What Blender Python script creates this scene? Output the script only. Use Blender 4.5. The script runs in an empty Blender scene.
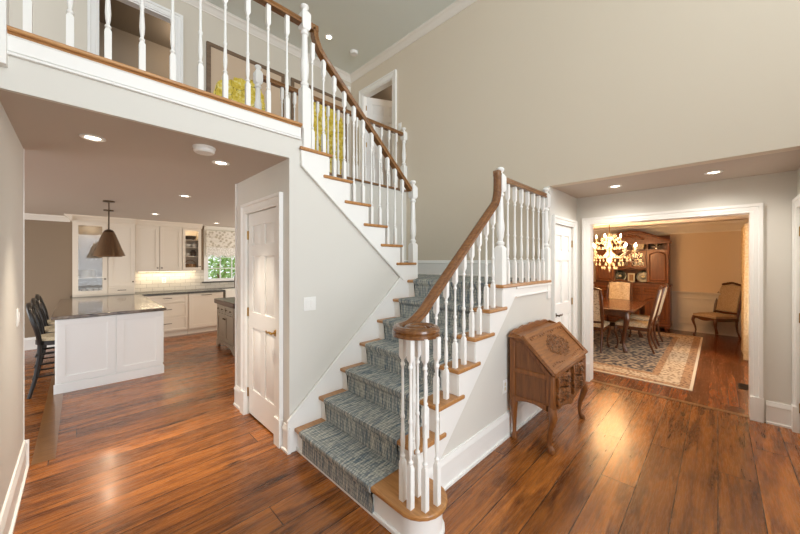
import bpy, bmesh, math, random
from mathutils import Vector, Matrix
random.seed(7)
C = bpy.context.scene.collection
S = bpy.context.scene
PI = math.pi

# ------------------------------------------------------------------ camera, world, light, exposure
cam = bpy.data.cameras.new('camera'); camo = bpy.data.objects.new('camera', cam); C.objects.link(camo)
camo.location = (0, 0, 1.58); camo.rotation_euler = (PI/2, 0, math.radians(44.874-90))
cam.sensor_width = 36; cam.lens = 319.34/800*36; cam.shift_y = -5.17/800; cam.clip_start = .02
S.camera = camo
S.view_settings.view_transform = 'Standard'; S.view_settings.look = 'None'
S.view_settings.exposure = 0.24; S.view_settings.gamma = 1; S.view_settings.use_curve_mapping = False
S.cycles.max_bounces = 10; S.cycles.diffuse_bounces = 6; S.cycles.sample_clamp_indirect = 6
S.cycles.caustics_reflective = False; S.cycles.caustics_refractive = False
W = bpy.data.worlds.new('daylight'); S.world = W; W.use_nodes = True
bg = W.node_tree.nodes['Background']; bg.inputs['Color'].default_value = (.93, .985, 1.04, 1); bg.inputs['Strength'].default_value = 1.2

def area(name, loc, rot, sx, sy, power, col=(1, 1, 1)):
    l = bpy.data.lights.new(name, 'AREA'); l.shape = 'RECTANGLE'; l.size = sx; l.size_y = sy; l.energy = power; l.color = col
    o = bpy.data.objects.new(name, l); o.location = loc; o.rotation_euler = rot; C.objects.link(o); return o
# daylight through the tall entrance windows behind the camera and the dining room windows
area('entrance_daylight', (.5, -5.5, 2.9), (PI/2, 0, 0), 5.0, 5.0, 520, (.92, .985, 1.045))
area('kitchen_side_fill', (4.3, 6.6, 1.5), (0, PI/2, 0), 1.8, 3.0, 55, (1, .92, .82))  # added fill light from the unseen right side of the kitchen
area('breakfast_side_fill', (-2.9, 6.4, 1.5), (0, -PI/2, 0), 1.8, 3.5, 48, (1, .94, .86))  # added fill from the unseen left side, brightening kitchen and passage floor
area('dining_daylight', (6.6, -.62, 1.35), (PI/2, 0, 0), 1.6, 1.6, 20, (1, .9, .78))

# ------------------------------------------------------------------ materials
def lin(h):
    h = h.lstrip('#'); v = [int(h[i:i+2], 16)/255 for i in (0, 2, 4)]
    return tuple((x/12.92 if x <= .04045 else ((x+.055)/1.055)**2.4) for x in v)+(1,)
class N:
    def __init__(s, name):
        s.m = bpy.data.materials.new(name); s.m.use_nodes = True; s.t = s.m.node_tree; s.b = s.t.nodes['Principled BSDF']
    def n(s, typ, **kw):
        x = s.t.nodes.new('ShaderNode'+typ)
        for k, v in kw.items():
            if hasattr(x, k): setattr(x, k, v)
            else: x.inputs[k.replace('_', ' ')].default_value = v
        return x
    def l(s, a, b): s.t.links.new(a, b)
    def math(s, op, a, b=None):
        x = s.n('Math', operation=op)
        for i, v in enumerate((a, b)):
            if v is None: continue
            if isinstance(v, (int, float)): x.inputs[i].default_value = v
            else: s.l(v, x.inputs[i])
        return x.outputs[0]
    def mix(s, f, a, b, mode='MIX'):
        x = s.n('MixRGB', blend_type=mode)
        for i, v in zip(('Fac', 'Color1', 'Color2'), (f, a, b)):
            if isinstance(v, (int, float)): x.inputs[i].default_value = v
            elif isinstance(v, tuple): x.inputs[i].default_value = v
            else: s.l(v, x.inputs[i])
        return x.outputs[0]
    def ramp(s, f, stops):
        x = s.n('ValToRGB'); e = x.color_ramp.elements
        while len(e) < len(stops): e.new(.5)
        for el, (p, c) in zip(e, stops): el.position = p; el.color = c
        s.l(f, x.inputs[0]); return x.outputs[0]
    def pos(s, scale=(1, 1, 1), loc=(0, 0, 0), space='Object'):
        t = s.n('TexCoord'); m = s.n('Mapping'); m.inputs['Scale'].default_value = scale; m.inputs['Location'].default_value = loc
        s.l(t.outputs[space], m.inputs[0]); return m.outputs[0]
    def bump(s, h, strength=.3, dist=.01):
        x = s.n('Bump'); x.inputs['Strength'].default_value = strength; x.inputs['Distance'].default_value = dist
        s.l(h, x.inputs['Height']); s.l(x.outputs[0], s.b.inputs['Normal'])
def P(name, col, rough=.5, metal=0, spec=.5, coat=0):
    k = N(name); k.b.inputs['Base Color'].default_value = lin(col); k.b.inputs['Roughness'].default_value = rough
    k.b.inputs['Metallic'].default_value = metal; k.b.inputs['Specular IOR Level'].default_value = spec; k.b.inputs['Coat Weight'].default_value = coat
    return k.m
def paint(name, col, rough=.6, var=.03, scale=260):
    k = N(name); n = k.n('TexNoise', Scale=float(scale), Detail=2.0); k.l(k.pos(), n.inputs['Vector'])
    c = lin(col); c2 = tuple(x*(1-var) for x in c[:3])+(1,)
    k.l(k.mix(n.outputs['Fac'], c2, c), k.b.inputs['Base Color']); k.b.inputs['Roughness'].default_value = rough
    k.b.inputs['Specular IOR Level'].default_value = .3; k.bump(n.outputs['Fac'], .05, .002); return k.m
def wood(name, c1, c2, axis='x', rough=.35, scale=1.0, coat=.15, c3=None):
    k = N(name); sc = {'x': (1.2, 14, 14), 'y': (14, 1.2, 14), 'z': (14, 14, 1.2)}[axis]
    n = k.n('TexNoise', Scale=4.0*scale, Detail=6.0, Roughness=.65, Distortion=.6); k.l(k.pos(sc), n.inputs['Vector'])
    n2 = k.n('TexNoise', Scale=22.0*scale, Detail=3.0); k.l(k.pos(sc), n2.inputs['Vector'])
    c = k.ramp(n.outputs['Fac'], [(.3, lin(c1)), (.68, lin(c2))])
    c = k.mix(k.math('MULTIPLY', n2.outputs['Fac'], .35), c, lin(c3 or c1))
    k.l(c, k.b.inputs['Base Color']); k.b.inputs['Roughness'].default_value = rough; k.b.inputs['Coat Weight'].default_value = coat
    k.bump(n2.outputs['Fac'], .08, .003); return k.m
def floorwood(name, c1, c2, dark, roww=.205, ln=4.6, rough=.24):
    k = N(name); t = k.n('TexCoord')
    s0 = k.n('SeparateXYZ'); k.l(t.outputs['Object'], s0.inputs[0]); wn = k.n('TexWhiteNoise'); wn.noise_dimensions = '1D'
    k.l(k.math('FLOOR', k.math('DIVIDE', s0.outputs[1], roww)), wn.inputs['W']); c0 = k.n('CombineXYZ')
    k.l(k.math('ADD', s0.outputs[0], k.math('MULTIPLY', wn.outputs['Value'], 7.3)), c0.inputs[0]); k.l(s0.outputs[1], c0.inputs[1])
    b = k.n('TexBrick'); k.l(c0.outputs[0], b.inputs['Vector']); b.offset = 0; b.squash = 1
    for a, v in (('Color1', (0, 0, 0, 1)), ('Color2', (1, 1, 1, 1)), ('Mortar', (.5, .5, .5, 1)), ('Scale', 1.0), ('Mortar Size', .0032), ('Mortar Smooth', .2), ('Bias', 0.0), ('Brick Width', ln), ('Row Height', roww)):
        b.inputs[a].default_value = v
    # shift the grain on every board
    sep = k.n('SeparateXYZ'); k.l(t.outputs['Object'], sep.inputs[0])
    com = k.n('CombineXYZ'); k.l(k.math('ADD', k.math('MULTIPLY', sep.outputs[0], .9), k.math('MULTIPLY', b.outputs['Color'], 37.0)), com.inputs[0])
    k.l(k.math('MULTIPLY', sep.outputs[1], 11.0), com.inputs[1])
    n = k.n('TexNoise', Scale=1.6, Detail=7.0, Roughness=.62, Distortion=1.2); k.l(com.outputs[0], n.inputs['Vector'])
    fine = k.n('TexNoise', Scale=9.0, Detail=4.0, Roughness=.7); k.l(com.outputs[0], fine.inputs['Vector'])
    blot = k.n('TexNoise', Scale=2.6, Detail=4.0, Roughness=.6); k.l(k.pos((1, 2.4, 1)), blot.inputs['Vector'])
    c = k.ramp(n.outputs['Fac'], [(.34, lin(c1)), (.6, lin(c2))])
    tone = k.ramp(b.outputs['Color'], [(0, (.48, .44, .41, 1)), (.5, (.84, .81, .78, 1)), (1, (1.14, 1.1, 1.04, 1))])
    c = k.mix(.85, c, tone, 'MULTIPLY')
    c = k.mix(k.ramp(fine.outputs['Fac'], [(.52, (0, 0, 0, 1)), (.8, (.5, .5, .5, 1))]), c, lin(dark))
    c = k.mix(k.ramp(blot.outputs['Fac'], [(.5, (0, 0, 0, 1)), (.78, (.75, .75, .75, 1))]), c, lin(dark))
    kn = k.n('TexVoronoi', Scale=1.0); k.l(k.pos((1.3, 4.1, 1)), kn.inputs['Vector'])
    c = k.mix(k.ramp(kn.outputs['Distance'], [(.0, (1, 1, 1, 1)), (.05, (.75, .75, .75, 1)), (.12, (0, 0, 0, 1))]), c, lin('2a1309'))
    c = k.mix(k.math('MULTIPLY', b.outputs['Fac'], .85), c, lin('1d0c05'))
    k.l(c, k.b.inputs['Base Color'])
    r = k.math('ADD', k.math('MULTIPLY', fine.outputs['Fac'], .22), rough-.08); k.l(r, k.b.inputs['Roughness'])
    k.b.inputs['Coat Weight'].default_value = .12; k.b.inputs['Coat Roughness'].default_value = .12
    h = k.math('SUBTRACT', k.math('MULTIPLY', fine.outputs['Fac'], .25), b.outputs['Fac']); k.bump(h, .25, .004); return k.m
def emit(name, col, s):
    k = N(name); k.b.inputs['Base Color'].default_value = lin(col); k.b.inputs['Emission Color'].default_value = lin(col); k.b.inputs['Emission Strength'].default_value = s; return k.m
def glass(name, refl=.12, tint='ffffff'):
    k = N(name); tr = k.n('BsdfTransparent'); tr.inputs[0].default_value = lin(tint); gl = k.n('BsdfGlossy'); gl.inputs['Roughness'].default_value = .03
    lw = k.n('LayerWeight', Blend=.25); mx = k.n('MixShader'); k.l(k.math('ADD', k.math('MULTIPLY', lw.outputs['Fresnel'], .14), refl*.15), mx.inputs[0])
    k.l(tr.outputs[0], mx.inputs[1]); k.l(gl.outputs[0], mx.inputs[2]); k.l(mx.outputs[0], k.t.nodes['Material Output'].inputs[0]); return k.m
def carpet(name):
    k = N(name); t = k.n('TexCoord'); sep = k.n('SeparateXYZ'); k.l(t.outputs['Object'], sep.inputs[0])
    com = k.n('CombineXYZ'); k.l(sep.outputs[1], com.inputs[0]); k.l(k.math('ADD', sep.outputs[0], sep.outputs[2]), com.inputs[1])
    def nz(sx, sy, s, d=2.0):
        m = k.n('Mapping'); m.inputs['Scale'].default_value = (sx, sy, 1); k.l(com.outputs[0], m.inputs[0]); n = k.n('TexNoise', Scale=s, Detail=d); k.l(m.outputs[0], n.inputs['Vector']); return n.outputs['Fac']
    streak = nz(52, 5, 1.0); dash = nz(70, 20, 1.0, 1.0)
    br = k.n('TexBrick'); k.l(com.outputs[0], br.inputs['Vector']); br.offset = .5
    for a, v in (('Color1', (0, 0, 0, 1)), ('Color2', (1, 1, 1, 1)), ('Mortar', (0, 0, 0, 1)), ('Scale', 1.0), ('Mortar Size', .0042), ('Mortar Smooth', .6), ('Brick Width', .02), ('Row Height', .026)): br.inputs[a].default_value = v
    c = k.ramp(streak, [(.35, lin('707e88')), (.5, lin('a5a8a3')), (.65, lin('cfccbf'))])
    c = k.mix(k.ramp(br.outputs['Color'], [(.35, (0, 0, 0, 1)), (.9, (.6, .6, .6, 1))]), c, lin('c6c6b8'))
    c = k.mix(k.math('MULTIPLY', br.outputs['Fac'], .38), c, lin('4a5661'))
    c = k.mix(k.ramp(dash, [(.5, (0, 0, 0, 1)), (.66, (.5, .5, .5, 1))]), c, lin('566067'))
    k.l(c, k.b.inputs['Base Color']); k.b.inputs['Roughness'].default_value = .95; k.b.inputs['Specular IOR Level'].default_value = .1
    k.bump(br.outputs['Color'], .5, .006); return k.m
def rugmat(name, x0, x1, y0, y1):
    k = N(name); t = k.n('TexCoord'); sep = k.n('SeparateXYZ'); k.l(t.outputs['Object'], sep.inputs[0])
    cx, cy, hx, hy = (x0+x1)/2, (y0+y1)/2, (x1-x0)/2, (y1-y0)/2
    ax = k.math('ABSOLUTE', k.math('SUBTRACT', sep.outputs[0], cx)); ay = k.math('ABSOLUTE', k.math('SUBTRACT', sep.outputs[1], cy))
    d = k.math('MINIMUM', k.math('SUBTRACT', hx, ax), k.math('SUBTRACT', hy, ay))       # distance to the rug's edge
    v = k.n('TexVoronoi', Scale=17.0); k.l(k.pos(), v.inputs['Vector'])
    n = k.n('TexNoise', Scale=16.0, Detail=4.0); k.l(k.pos(), n.inputs['Vector'])
    v2 = k.n('TexVoronoi', Scale=24.0, feature='F1'); k.l(k.pos(), v2.inputs['Vector'])
    field = k.ramp(k.math('ADD', v.outputs['Distance'], k.math('MULTIPLY', n.outputs['Fac'], .6)), [(.42, lin('2f2e33')), (.62, lin('434348')), (.78, lin('7d7064')), (1.0, lin('b3a188'))])
    border = k.ramp(v2.outputs['Distance'], [(.1, lin('5c4438')), (.3, lin('a88c70')), (.6, lin('d5c2a4'))])
    stripe = k.ramp(v2.outputs['Distance'], [(.2, lin('6a4a38')), (.5, lin('b58f6a'))])
    m = lambda a: k.math('GREATER_THAN', d, a)
    c = k.mix(m(.03), lin('e0d2b8'), stripe); c = k.mix(m(.13), c, border); c = k.mix(m(.36), c, stripe); c = k.mix(m(.44), c, field)
    k.l(c, k.b.inputs['Base Color']); k.b.inputs['Roughness'].default_value = .95; k.bump(n.outputs['Fac'], .3, .004); return k.m
def speck(name, c1, c2, scale, rough, c3=None):
    k = N(name); n = k.n('TexNoise', Scale=float(scale), Detail=5.0, Roughness=.7, Distortion=.4); k.l(k.pos(), n.inputs['Vector'])
    st = [(.36, lin(c1)), (.64, lin(c2))]
    if c3: st = [(.32, lin(c1)), (.5, lin(c2)), (.68, lin(c3))]
    k.l(k.ramp(n.outputs['Fac'], st), k.b.inputs['Base Color']); k.b.inputs['Roughness'].default_value = rough; k.bump(n.outputs['Fac'], .15, .004); return k.m
def tilemat(name):
    k = N(name); t = k.n('TexCoord'); sep = k.n('SeparateXYZ'); k.l(t.outputs['Object'], sep.inputs[0]); com = k.n('CombineXYZ'); k.l(sep.outputs[0], com.inputs[0]); k.l(sep.outputs[2], com.inputs[1])
    b = k.n('TexBrick'); k.l(com.outputs[0], b.inputs['Vector'])
    for a, v in (('Color1', lin('cfc8bb')), ('Color2', lin('dcd6ca')), ('Mortar', lin('a39a8c')), ('Scale', 1.0), ('Mortar Size', .003), ('Brick Width', .205), ('Row Height', .078)): b.inputs[a].default_value = v
    k.l(b.outputs['Color'], k.b.inputs['Base Color']); k.b.inputs['Roughness'].default_value = .18; k.bump(k.math('SUBTRACT', 1.0, b.outputs['Fac']), .4, .004); return k.m
def artmat(name, seed, cx, cz, a, b_):
    # pale peach ground, a mass of yellow foliage in the lower part, thin dark branches
    k = N(name); t = k.n('TexCoord'); sep = k.n('SeparateXYZ'); k.l(t.outputs['Object'], sep.inputs[0])
    n = k.n('TexNoise', Scale=6.0, Detail=5.0); k.l(k.pos((1, 1, 1), (seed, 0, 0)), n.inputs['Vector'])
    n2 = k.n('TexNoise', Scale=22.0, Detail=3.0); k.l(k.pos((1, 1, 1), (seed, 0, 0)), n2.inputs['Vector'])
    ex = k.math('POWER', k.math('ABSOLUTE', k.math('DIVIDE', k.math('SUBTRACT', sep.outputs[0], cx), a)), 2.4); ez = k.math('POWER', k.math('ABSOLUTE', k.math('DIVIDE', k.math('SUBTRACT', sep.outputs[2], cz), b_)), 2.4)
    h = k.math('ADD', k.math('ADD', ex, ez), k.math('MULTIPLY', k.math('SUBTRACT', n.outputs['Fac'], .5), 1.6))
    msk = k.math('LESS_THAN', h, 1.0)
    yel = k.ramp(n2.outputs['Fac'], [(.3, lin('c2a52c')), (.5, lin('e0c845')), (.7, lin('ece3a0'))])
    w = k.n('TexVoronoi', Scale=5.5, feature='DISTANCE_TO_EDGE'); wp = k.n('Mapping'); wp.inputs['Scale'].default_value = (1, 1, .7); wp.inputs['Location'].default_value = (seed, 0, 0)
    wn = k.mix(.12, t.outputs['Object'], n.outputs['Color']); k.l(wn, wp.inputs[0]); k.l(wp.outputs[0], w.inputs['Vector'])
    br = k.math('LESS_THAN', w.outputs['Distance'], .008)
    c = k.mix(msk, lin('cbb49a'), k.mix(br, yel, lin('3f361c')))
    k.l(c, k.b.inputs['Base Color']); k.b.inputs['Roughness'].default_value = .6; return k.m
def fabric(name, c1, c2, sc=60, rough=.9, thr=(.42, .6)):
    k = N(name); v = k.n('TexVoronoi', Scale=float(sc)); k.l(k.pos(), v.inputs['Vector']); n = k.n('TexNoise', Scale=sc*6.0); k.l(k.pos(), n.inputs['Vector'])
    c = k.mix(k.ramp(v.outputs['Distance'], [(thr[0], (0, 0, 0, 1)), (thr[1], (1, 1, 1, 1))]), lin(c1), lin(c2)); k.l(c, k.b.inputs['Base Color'])
    k.b.inputs['Roughness'].default_value = rough; k.b.inputs['Specular IOR Level'].default_value = .15; k.bump(n.outputs['Fac'], .3, .002); return k.m
def carved(name, c1, c2, sc=46):
    k = N(name); v = k.n('TexVoronoi', Scale=float(sc), feature='SMOOTH_F1'); k.l(k.pos(), v.inputs['Vector']); n = k.n('TexNoise', Scale=sc*.8, Detail=4.0); k.l(k.pos(), n.inputs['Vector'])
    h = k.math('ADD', v.outputs['Distance'], k.math('MULTIPLY', n.outputs['Fac'], .5))
    k.l(k.ramp(h, [(.35, lin(c1)), (.75, lin(c2))]), k.b.inputs['Base Color']); k.b.inputs['Roughness'].default_value = .45; k.bump(h, .9, .012); return k.m
M = {}
M['wall'] = paint('greige_wall_paint', 'dddad2'); M['ceil_up'] = paint('sage_ceiling_paint', 'e2e8e2'); M['ceil'] = paint('shade_toned_ceiling', 'c5b9ac')  # lower ceilings: shade and brown floor bounce mixed into the base colour
M['wall2'] = paint('warm_beige_wall', 'dcd0bd'); M['wall3'] = paint('hall_beige_paint', 'd5cdbe'); M['trim'] = P('white_trim_paint', 'f1f0ec', .35, 0, .4); M['taupe'] = paint('taupe_wall_paint', '8f7d68'); M['dwall'] = paint('dining_wall_paint', 'dac8ae')  # tall wall gets a warmer beige than the greige walls
M['wains'] = P('pale_wainscot_paint', 'd4cec2', .4); M['crown'] = P('white_moulding_paint', 'e9e4da', .4)
M['floor'] = floorwood('reclaimed_plank_floor', '683818', 'b57033', '2a1407')
M['floor2'] = floorwood('dining_plank_floor', '66331a', '94542c', '3f1d0d', .083, 1.4, .22)
M['oak'] = wood('oak_tread', 'a56f3e', 'cc965a', 'y', .35, 1, .2, '86552a'); M['oakx'] = wood('oak_nosing', 'b07a46', 'd8a56c', 'x', .35, 1, .2, '8c5a2e')
M['rail'] = wood('dark_oak_rail', '6e4826', 'a0703f', 'x', .28, 1, .35, '4a2e18'); M['vol'] = wood('dark_oak_volute', '623c1f', '946236', 'x', .25, 1, .4, '43270f')
M['desk'] = wood('carved_desk_oak', '6f401c', 'a86a30', 'x', .38, 1, .15, '55310f'); M['deskv'] = wood('desk_oak_upright', '683a19', '9c602b', 'z', .4, 1, .12, '4f2d12')
M['deskp'] = wood('desk_oak_panel', '5f3516', '8c5627', 'z', .4, 1, .1, '42240e'); M['deskc'] = carved('carved_oak_relief', '331a09', '8a5626', 60); M['deskd'] = carved('carved_drawer_relief', '331a09', '8a5426', 44)
M['cherry'] = wood('dark_cherry', '40200f', '70401f', 'x', .25, 1, .3, '2a140a'); M['cherryz'] = wood('dark_cherry_upright', '40200f', '70401f', 'z', .28, 1, .3, '2a140a')
M['hutch'] = wood('carved_hutch_oak', '5c3016', '874c24', 'z', .4, 1, .1, '46240f'); M['hutchc'] = carved('hutch_relief', '3f200e', '8a522a', 30); M['hdoor'] = wood('hutch_door_oak', '6e3b1a', '985a28', 'z', .4, 1, .1, '52290f')
M['runner'] = carpet('blue_grey_woven_carpet'); M['cab'] = P('cream_cabinet_paint', 'e2d6c4', .35); M['isl'] = P('pale_island_paint', 'f2f3f0', .35); M['cart'] = P('grey_cart_paint', 'a59a8a', .45)
M['granite'] = speck('polished_granite', '3f3a36', '75685c', 14, .1, '9c8f7f'); M['slate'] = speck('dark_countertop', '3c3c3a', '5a5956', 30, .22); M['block'] = wood('walnut_block', '3a2418', '5a3a28', 'y', .4)
M['tile'] = tilemat('subway_tile'); M['bronze'] = P('aged_bronze', '5b4a38', .35, .9); M['brass'] = P('brass', 'b08a48', .3, .95); M['nickel'] = P('brushed_bronze_shade', '86705a', .2, .95); M['steel'] = P('steel', 'b9b7b2', .25, .95)
M['black'] = P('black_painted_wood', '221d1a', .35); M['seat'] = fabric('cream_seat_fabric', 'd8c7a8', 'c9b693', 90); M['white'] = P('white_plastic', 'f0efeb', .4)
M['fab_pat'] = fabric('patterned_chair_fabric', '8d7a68', 'd6c8b2', 42, .9, (.28, .42)); M['fab_cream'] = fabric('cream_damask_fabric', 'dccbae', 'c4ae8c', 46); M['fab_tan'] = fabric('tan_chair_fabric', 'a48d70', 'b7a184', 60)
M['cream'] = P('cream_glaze', 'e0d3b6', .35); M['china'] = P('white_china', 'e6e2d8', .2); M['dkclay'] = P('dark_stoneware', '4a3c2f', .5); M['grn'] = P('green_glaze', '1c241a', .25); M['silver'] = P('silver', 'd5d0c6', .15, 1); M['wicker'] = carved('wicker', '6a4a2c', 'a57c4c', 60)
M['curtain'] = fabric('cream_curtain', 'e0cba6', 'd3bb92', 30); M['shade'] = fabric('printed_shade_fabric', 'bfb6a4', 'e6e1d6', 14, .9, (.3, .5)); M['lace'] = fabric('pale_lace_hem', 'f0eee8', 'd8d5cb', 34)
M['bulb'] = emit('warm_bulb', 'ffdcaa', 42); M['down'] = emit('downlight_lens', 'fff0d8', 9); M['glow'] = emit('lamp_diffuser', 'ffe6bd', 5); M['glass'] = glass('clear_glass'); M['wglass'] = glass('window_glass', .05)
k = N('crystal'); k.b.inputs['Base Color'].default_value = lin('fff0d6'); k.b.inputs['Roughness'].default_value = .06; k.b.inputs['Transmission Weight'].default_value = .55; k.b.inputs['IOR'].default_value = 1.5; M['crystal'] = k.m
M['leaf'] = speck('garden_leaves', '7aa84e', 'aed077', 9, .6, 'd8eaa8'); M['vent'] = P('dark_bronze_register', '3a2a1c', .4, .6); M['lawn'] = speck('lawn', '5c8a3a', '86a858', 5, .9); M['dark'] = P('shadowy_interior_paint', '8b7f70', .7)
M['frame'] = wood('picture_frame_walnut', '5d4a38', '8a715a', 'x', .45, 1, 0); M['book'] = P('cream_card', 'd9cda8', .6)

# ------------------------------------------------------------------ geometry helpers
class MB:
    def __init__(s): s.bm = bmesh.new()
    def box(s, x0, y0, z0, x1, y1, z1):
        v = [s.bm.verts.new((x, y, z)) for x in (x0, x1) for y in (y0, y1) for z in (z0, z1)]
        for f in ((0, 1, 3, 2), (4, 6, 7, 5), (0, 4, 5, 1), (2, 3, 7, 6), (0, 2, 6, 4), (1, 5, 7, 3)): s.bm.faces.new([v[i] for i in f])
        return s
    def prism(s, pts, ax, a, b):
        mk = {'x': lambda p, t: (t, p[0], p[1]), 'y': lambda p, t: (p[0], t, p[1]), 'z': lambda p, t: (p[0], p[1], t)}[ax]
        A = [s.bm.verts.new(mk(p, a)) for p in pts]; B = [s.bm.verts.new(mk(p, b)) for p in pts]; n = len(pts)
        s.bm.faces.new(A); s.bm.faces.new(B[::-1])
        for i in range(n): s.bm.faces.new((A[i], B[i], B[(i+1) % n], A[(i+1) % n]))
        return s
    def lathe(s, prof, c=(0, 0, 0), seg=14, rot=None):
        rings = []
        for r, z in prof:
            ring = []
            for i in range(seg):
                a = 2*PI*i/seg; p = Vector((r*math.cos(a), r*math.sin(a), z))
                if rot is not None: p = rot @ p
                ring.append(s.bm.verts.new(p+Vector(c)))
            rings.append(ring)
        for a, b in zip(rings, rings[1:]):
            for i in range(seg): s.bm.faces.new((a[i], a[(i+1) % seg], b[(i+1) % seg], b[i]))
        s.bm.faces.new(rings[0][::-1]); s.bm.faces.new(rings[-1]); return s
    def sq(s, prof, c=(0, 0, 0), ang=PI/4):      # square-section turned block: (half width, z)
        R = Matrix.Rotation(ang, 3, 'Z'); return s.lathe([(h*math.sqrt(2), z) for h, z in prof], c, 4, R)
    def sweep(s, path, prof, closed=False, side0=None, scale=None):
        # prof: (side, up) pairs; side is kept horizontal wherever the path allows it
        path = [Vector(p) for p in path]; n = len(path); rings = []; last = Vector(side0) if side0 else None
        for i in range(n):
            a = path[(i-1) % n] if (closed or i > 0) else path[i]; b = path[(i+1) % n] if (closed or i < n-1) else path[i]
            t = (b-a).normalized(); sd = t.cross(Vector((0, 0, 1)))
            if sd.length < .35 and last is not None: sd = last-t*last.dot(t)
            elif sd.length < 1e-4: sd = Vector((0, 1, 0))
            sd.normalize()
            if last is not None and sd.dot(last) < 0 and side0: sd = -sd
            last = sd; u = sd.cross(t)
            k = 1.0
            if 0 < i < n-1 or closed:
                t1 = (path[i]-a).normalized(); t2 = (b-path[i]).normalized(); k = 1/max(.5, math.cos(t1.angle(t2, 0)/2))
            sc = scale[i] if scale else 1.0
            hor = abs(t.z) < .3 and k > 1.02
            rings.append([s.bm.verts.new(path[i]+sd*(p[0]*sc*(k if hor else 1))+u*(p[1]*sc)) for p in prof])
        m = len(prof)
        for a, b in list(zip(rings, rings[1:]))+([(rings[-1], rings[0])] if closed else []):
            for i in range(m): s.bm.faces.new((a[i], a[(i+1) % m], b[(i+1) % m], b[i]))
        if not closed: s.bm.faces.new(rings[0][::-1]); s.bm.faces.new(rings[-1])
        return s
    def tube(s, path, r, seg=8):
        rs = r if isinstance(r, (list, tuple)) else [r]*len(path)
        prof = [(math.cos(2*PI*i/seg), math.sin(2*PI*i/seg)) for i in range(seg)]
        return s.sweep(path, prof, side0=(0, 1, .01), scale=rs)
    def ball(s, c, r, seg=10, sz=1):
        pr = [(max(1e-4, r*math.sin(PI*i/6)), -r*sz*math.cos(PI*i/6)) for i in range(7)]; return s.lathe(pr, c, seg)
    def rbox(s, x0, y0, z0, x1, y1, z1, bul=0, n=7):     # pillow-like block, top (and sides) domed
        g = []
        for i in range(n+1):
            for j in range(n+1):
                u, v = i/n, j/n; e = 1-max(abs(2*u-1), abs(2*v-1))**4
                g.append((x0+(x1-x0)*u, y0+(y1-y0)*v, z1-bul+bul*e))
        T = [s.bm.verts.new(p) for p in g]; B = {}
        for i in range(n): 
            for j in range(n): s.bm.faces.new((T[i*(n+1)+j], T[(i+1)*(n+1)+j], T[(i+1)*(n+1)+j+1], T[i*(n+1)+j+1]))
        loop = [i*(n+1) for i in range(n+1)]+[n*(n+1)+j for j in range(1, n+1)]+[i*(n+1)+n for i in range(n-1, -1, -1)]+[j for j in range(n-1, 0, -1)]
        bot = [s.bm.verts.new((T[i].co.x, T[i].co.y, z0)) for i in loop]; L = len(loop)
        for i in range(L): s.bm.faces.new((T[loop[i]], T[loop[(i+1) % L]], bot[(i+1) % L], bot[i]))
        s.bm.faces.new(bot); return s
    def xf(s, m): s.bm.transform(m); return s
    def build(s, name, mat, parent=None, bev=0, kind=None, label=None, cat=None, group=None, origin=None, seg=2):
        me = bpy.data.meshes.new(name); bmesh.ops.recalc_face_normals(s.bm, faces=s.bm.faces)
        off = Vector((0, 0, 0)); o = bpy.data.objects.new(name, me); C.objects.link(o)
        if parent is not None:
            o.parent = parent; p = parent
            while p: off += Vector(p.location); p = p.parent
        elif origin: off = Vector(origin); o.location = off
        for v in s.bm.verts: v.co -= off
        s.bm.to_mesh(me); s.bm.free()
        for f in me.polygons: f.use_smooth = True
        me.set_sharp_from_angle(angle=math.radians(34))
        me.materials.append(M[mat] if isinstance(mat, str) else mat)
        if bev:
            b = o.modifiers.new('edge', 'BEVEL'); b.width = bev; b.segments = seg; b.limit_method = 'ANGLE'; b.angle_limit = math.radians(40); b.harden_normals = False
        tag(o, label, cat, group, kind); return o
def tag(o, label=None, cat=None, group=None, kind=None):
    if label: o['label'] = label
    if cat: o['category'] = cat
    if group: o['group'] = group
    if kind: o['kind'] = kind
    return o
def thing(name, label, cat, loc=(0, 0, 0), rz=0, group=None, kind=None):
    o = bpy.data.objects.new(name, None); C.objects.link(o); o.location = loc; o.rotation_euler = (0, 0, rz); o.empty_display_size = .1
    return tag(o, label, cat, group, kind)
def dup(root, loc, rz=0, label=None, group=None):
    r = root.copy(); C.objects.link(r); r.location = loc; r.rotation_euler = (0, 0, rz)
    if label: r['label'] = label
    if group: r['group'] = group
    def rec(a, b):
        for ch in list(a.children):
            c = ch.copy(); C.objects.link(c); c.parent = b; rec(ch, c)
    rec(root, r); return r
def struct(name, mb, mat, label, cat, bev=0, parent=None): return mb.build(name, mat, parent, bev, 'structure', label, cat)

# ------------------------------------------------------------------ the shell
ZC, ZF, ZU = 2.443, 2.745, 5.2          # lower ceiling, upper floor, upper ceiling
XC, YS, YE = 1.23, 2.52, 3.72           # closet door wall, stair wall, closet far side
XB, XD, YL, YR = 3.78, 4.77, 1.36, -.53 # tall wall, dining wall, under-landing wall, alcove right wall
YP, YK, XF = 5.12, 8.78, 9.8            # upper hall wall, kitchen back wall, dining far wall
struct('floor', MB().box(-3.2, -2.6, -.1, 4.84, 9.0, 0), 'floor', 'wide reclaimed wood plank floor of the foyer and kitchen', 'floor')
struct('floor_dining', MB().box(4.84, -.75, -.1, 9.95, 3.8, 0), 'floor2', 'reddish narrow plank floor of the dining room', 'floor')
struct('trim_1', MB().box(4.77, -.23, 0, 4.84, 1.20, .006), 'rail', 'dark wooden threshold strip across the dining room opening', 'threshold', .002)
struct('trim_2', MB().box(-.265, 3.77, 0, -.135, 8.0, .004), 'rail', 'single dark floor board running back from the left wall end', 'floor border')
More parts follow.
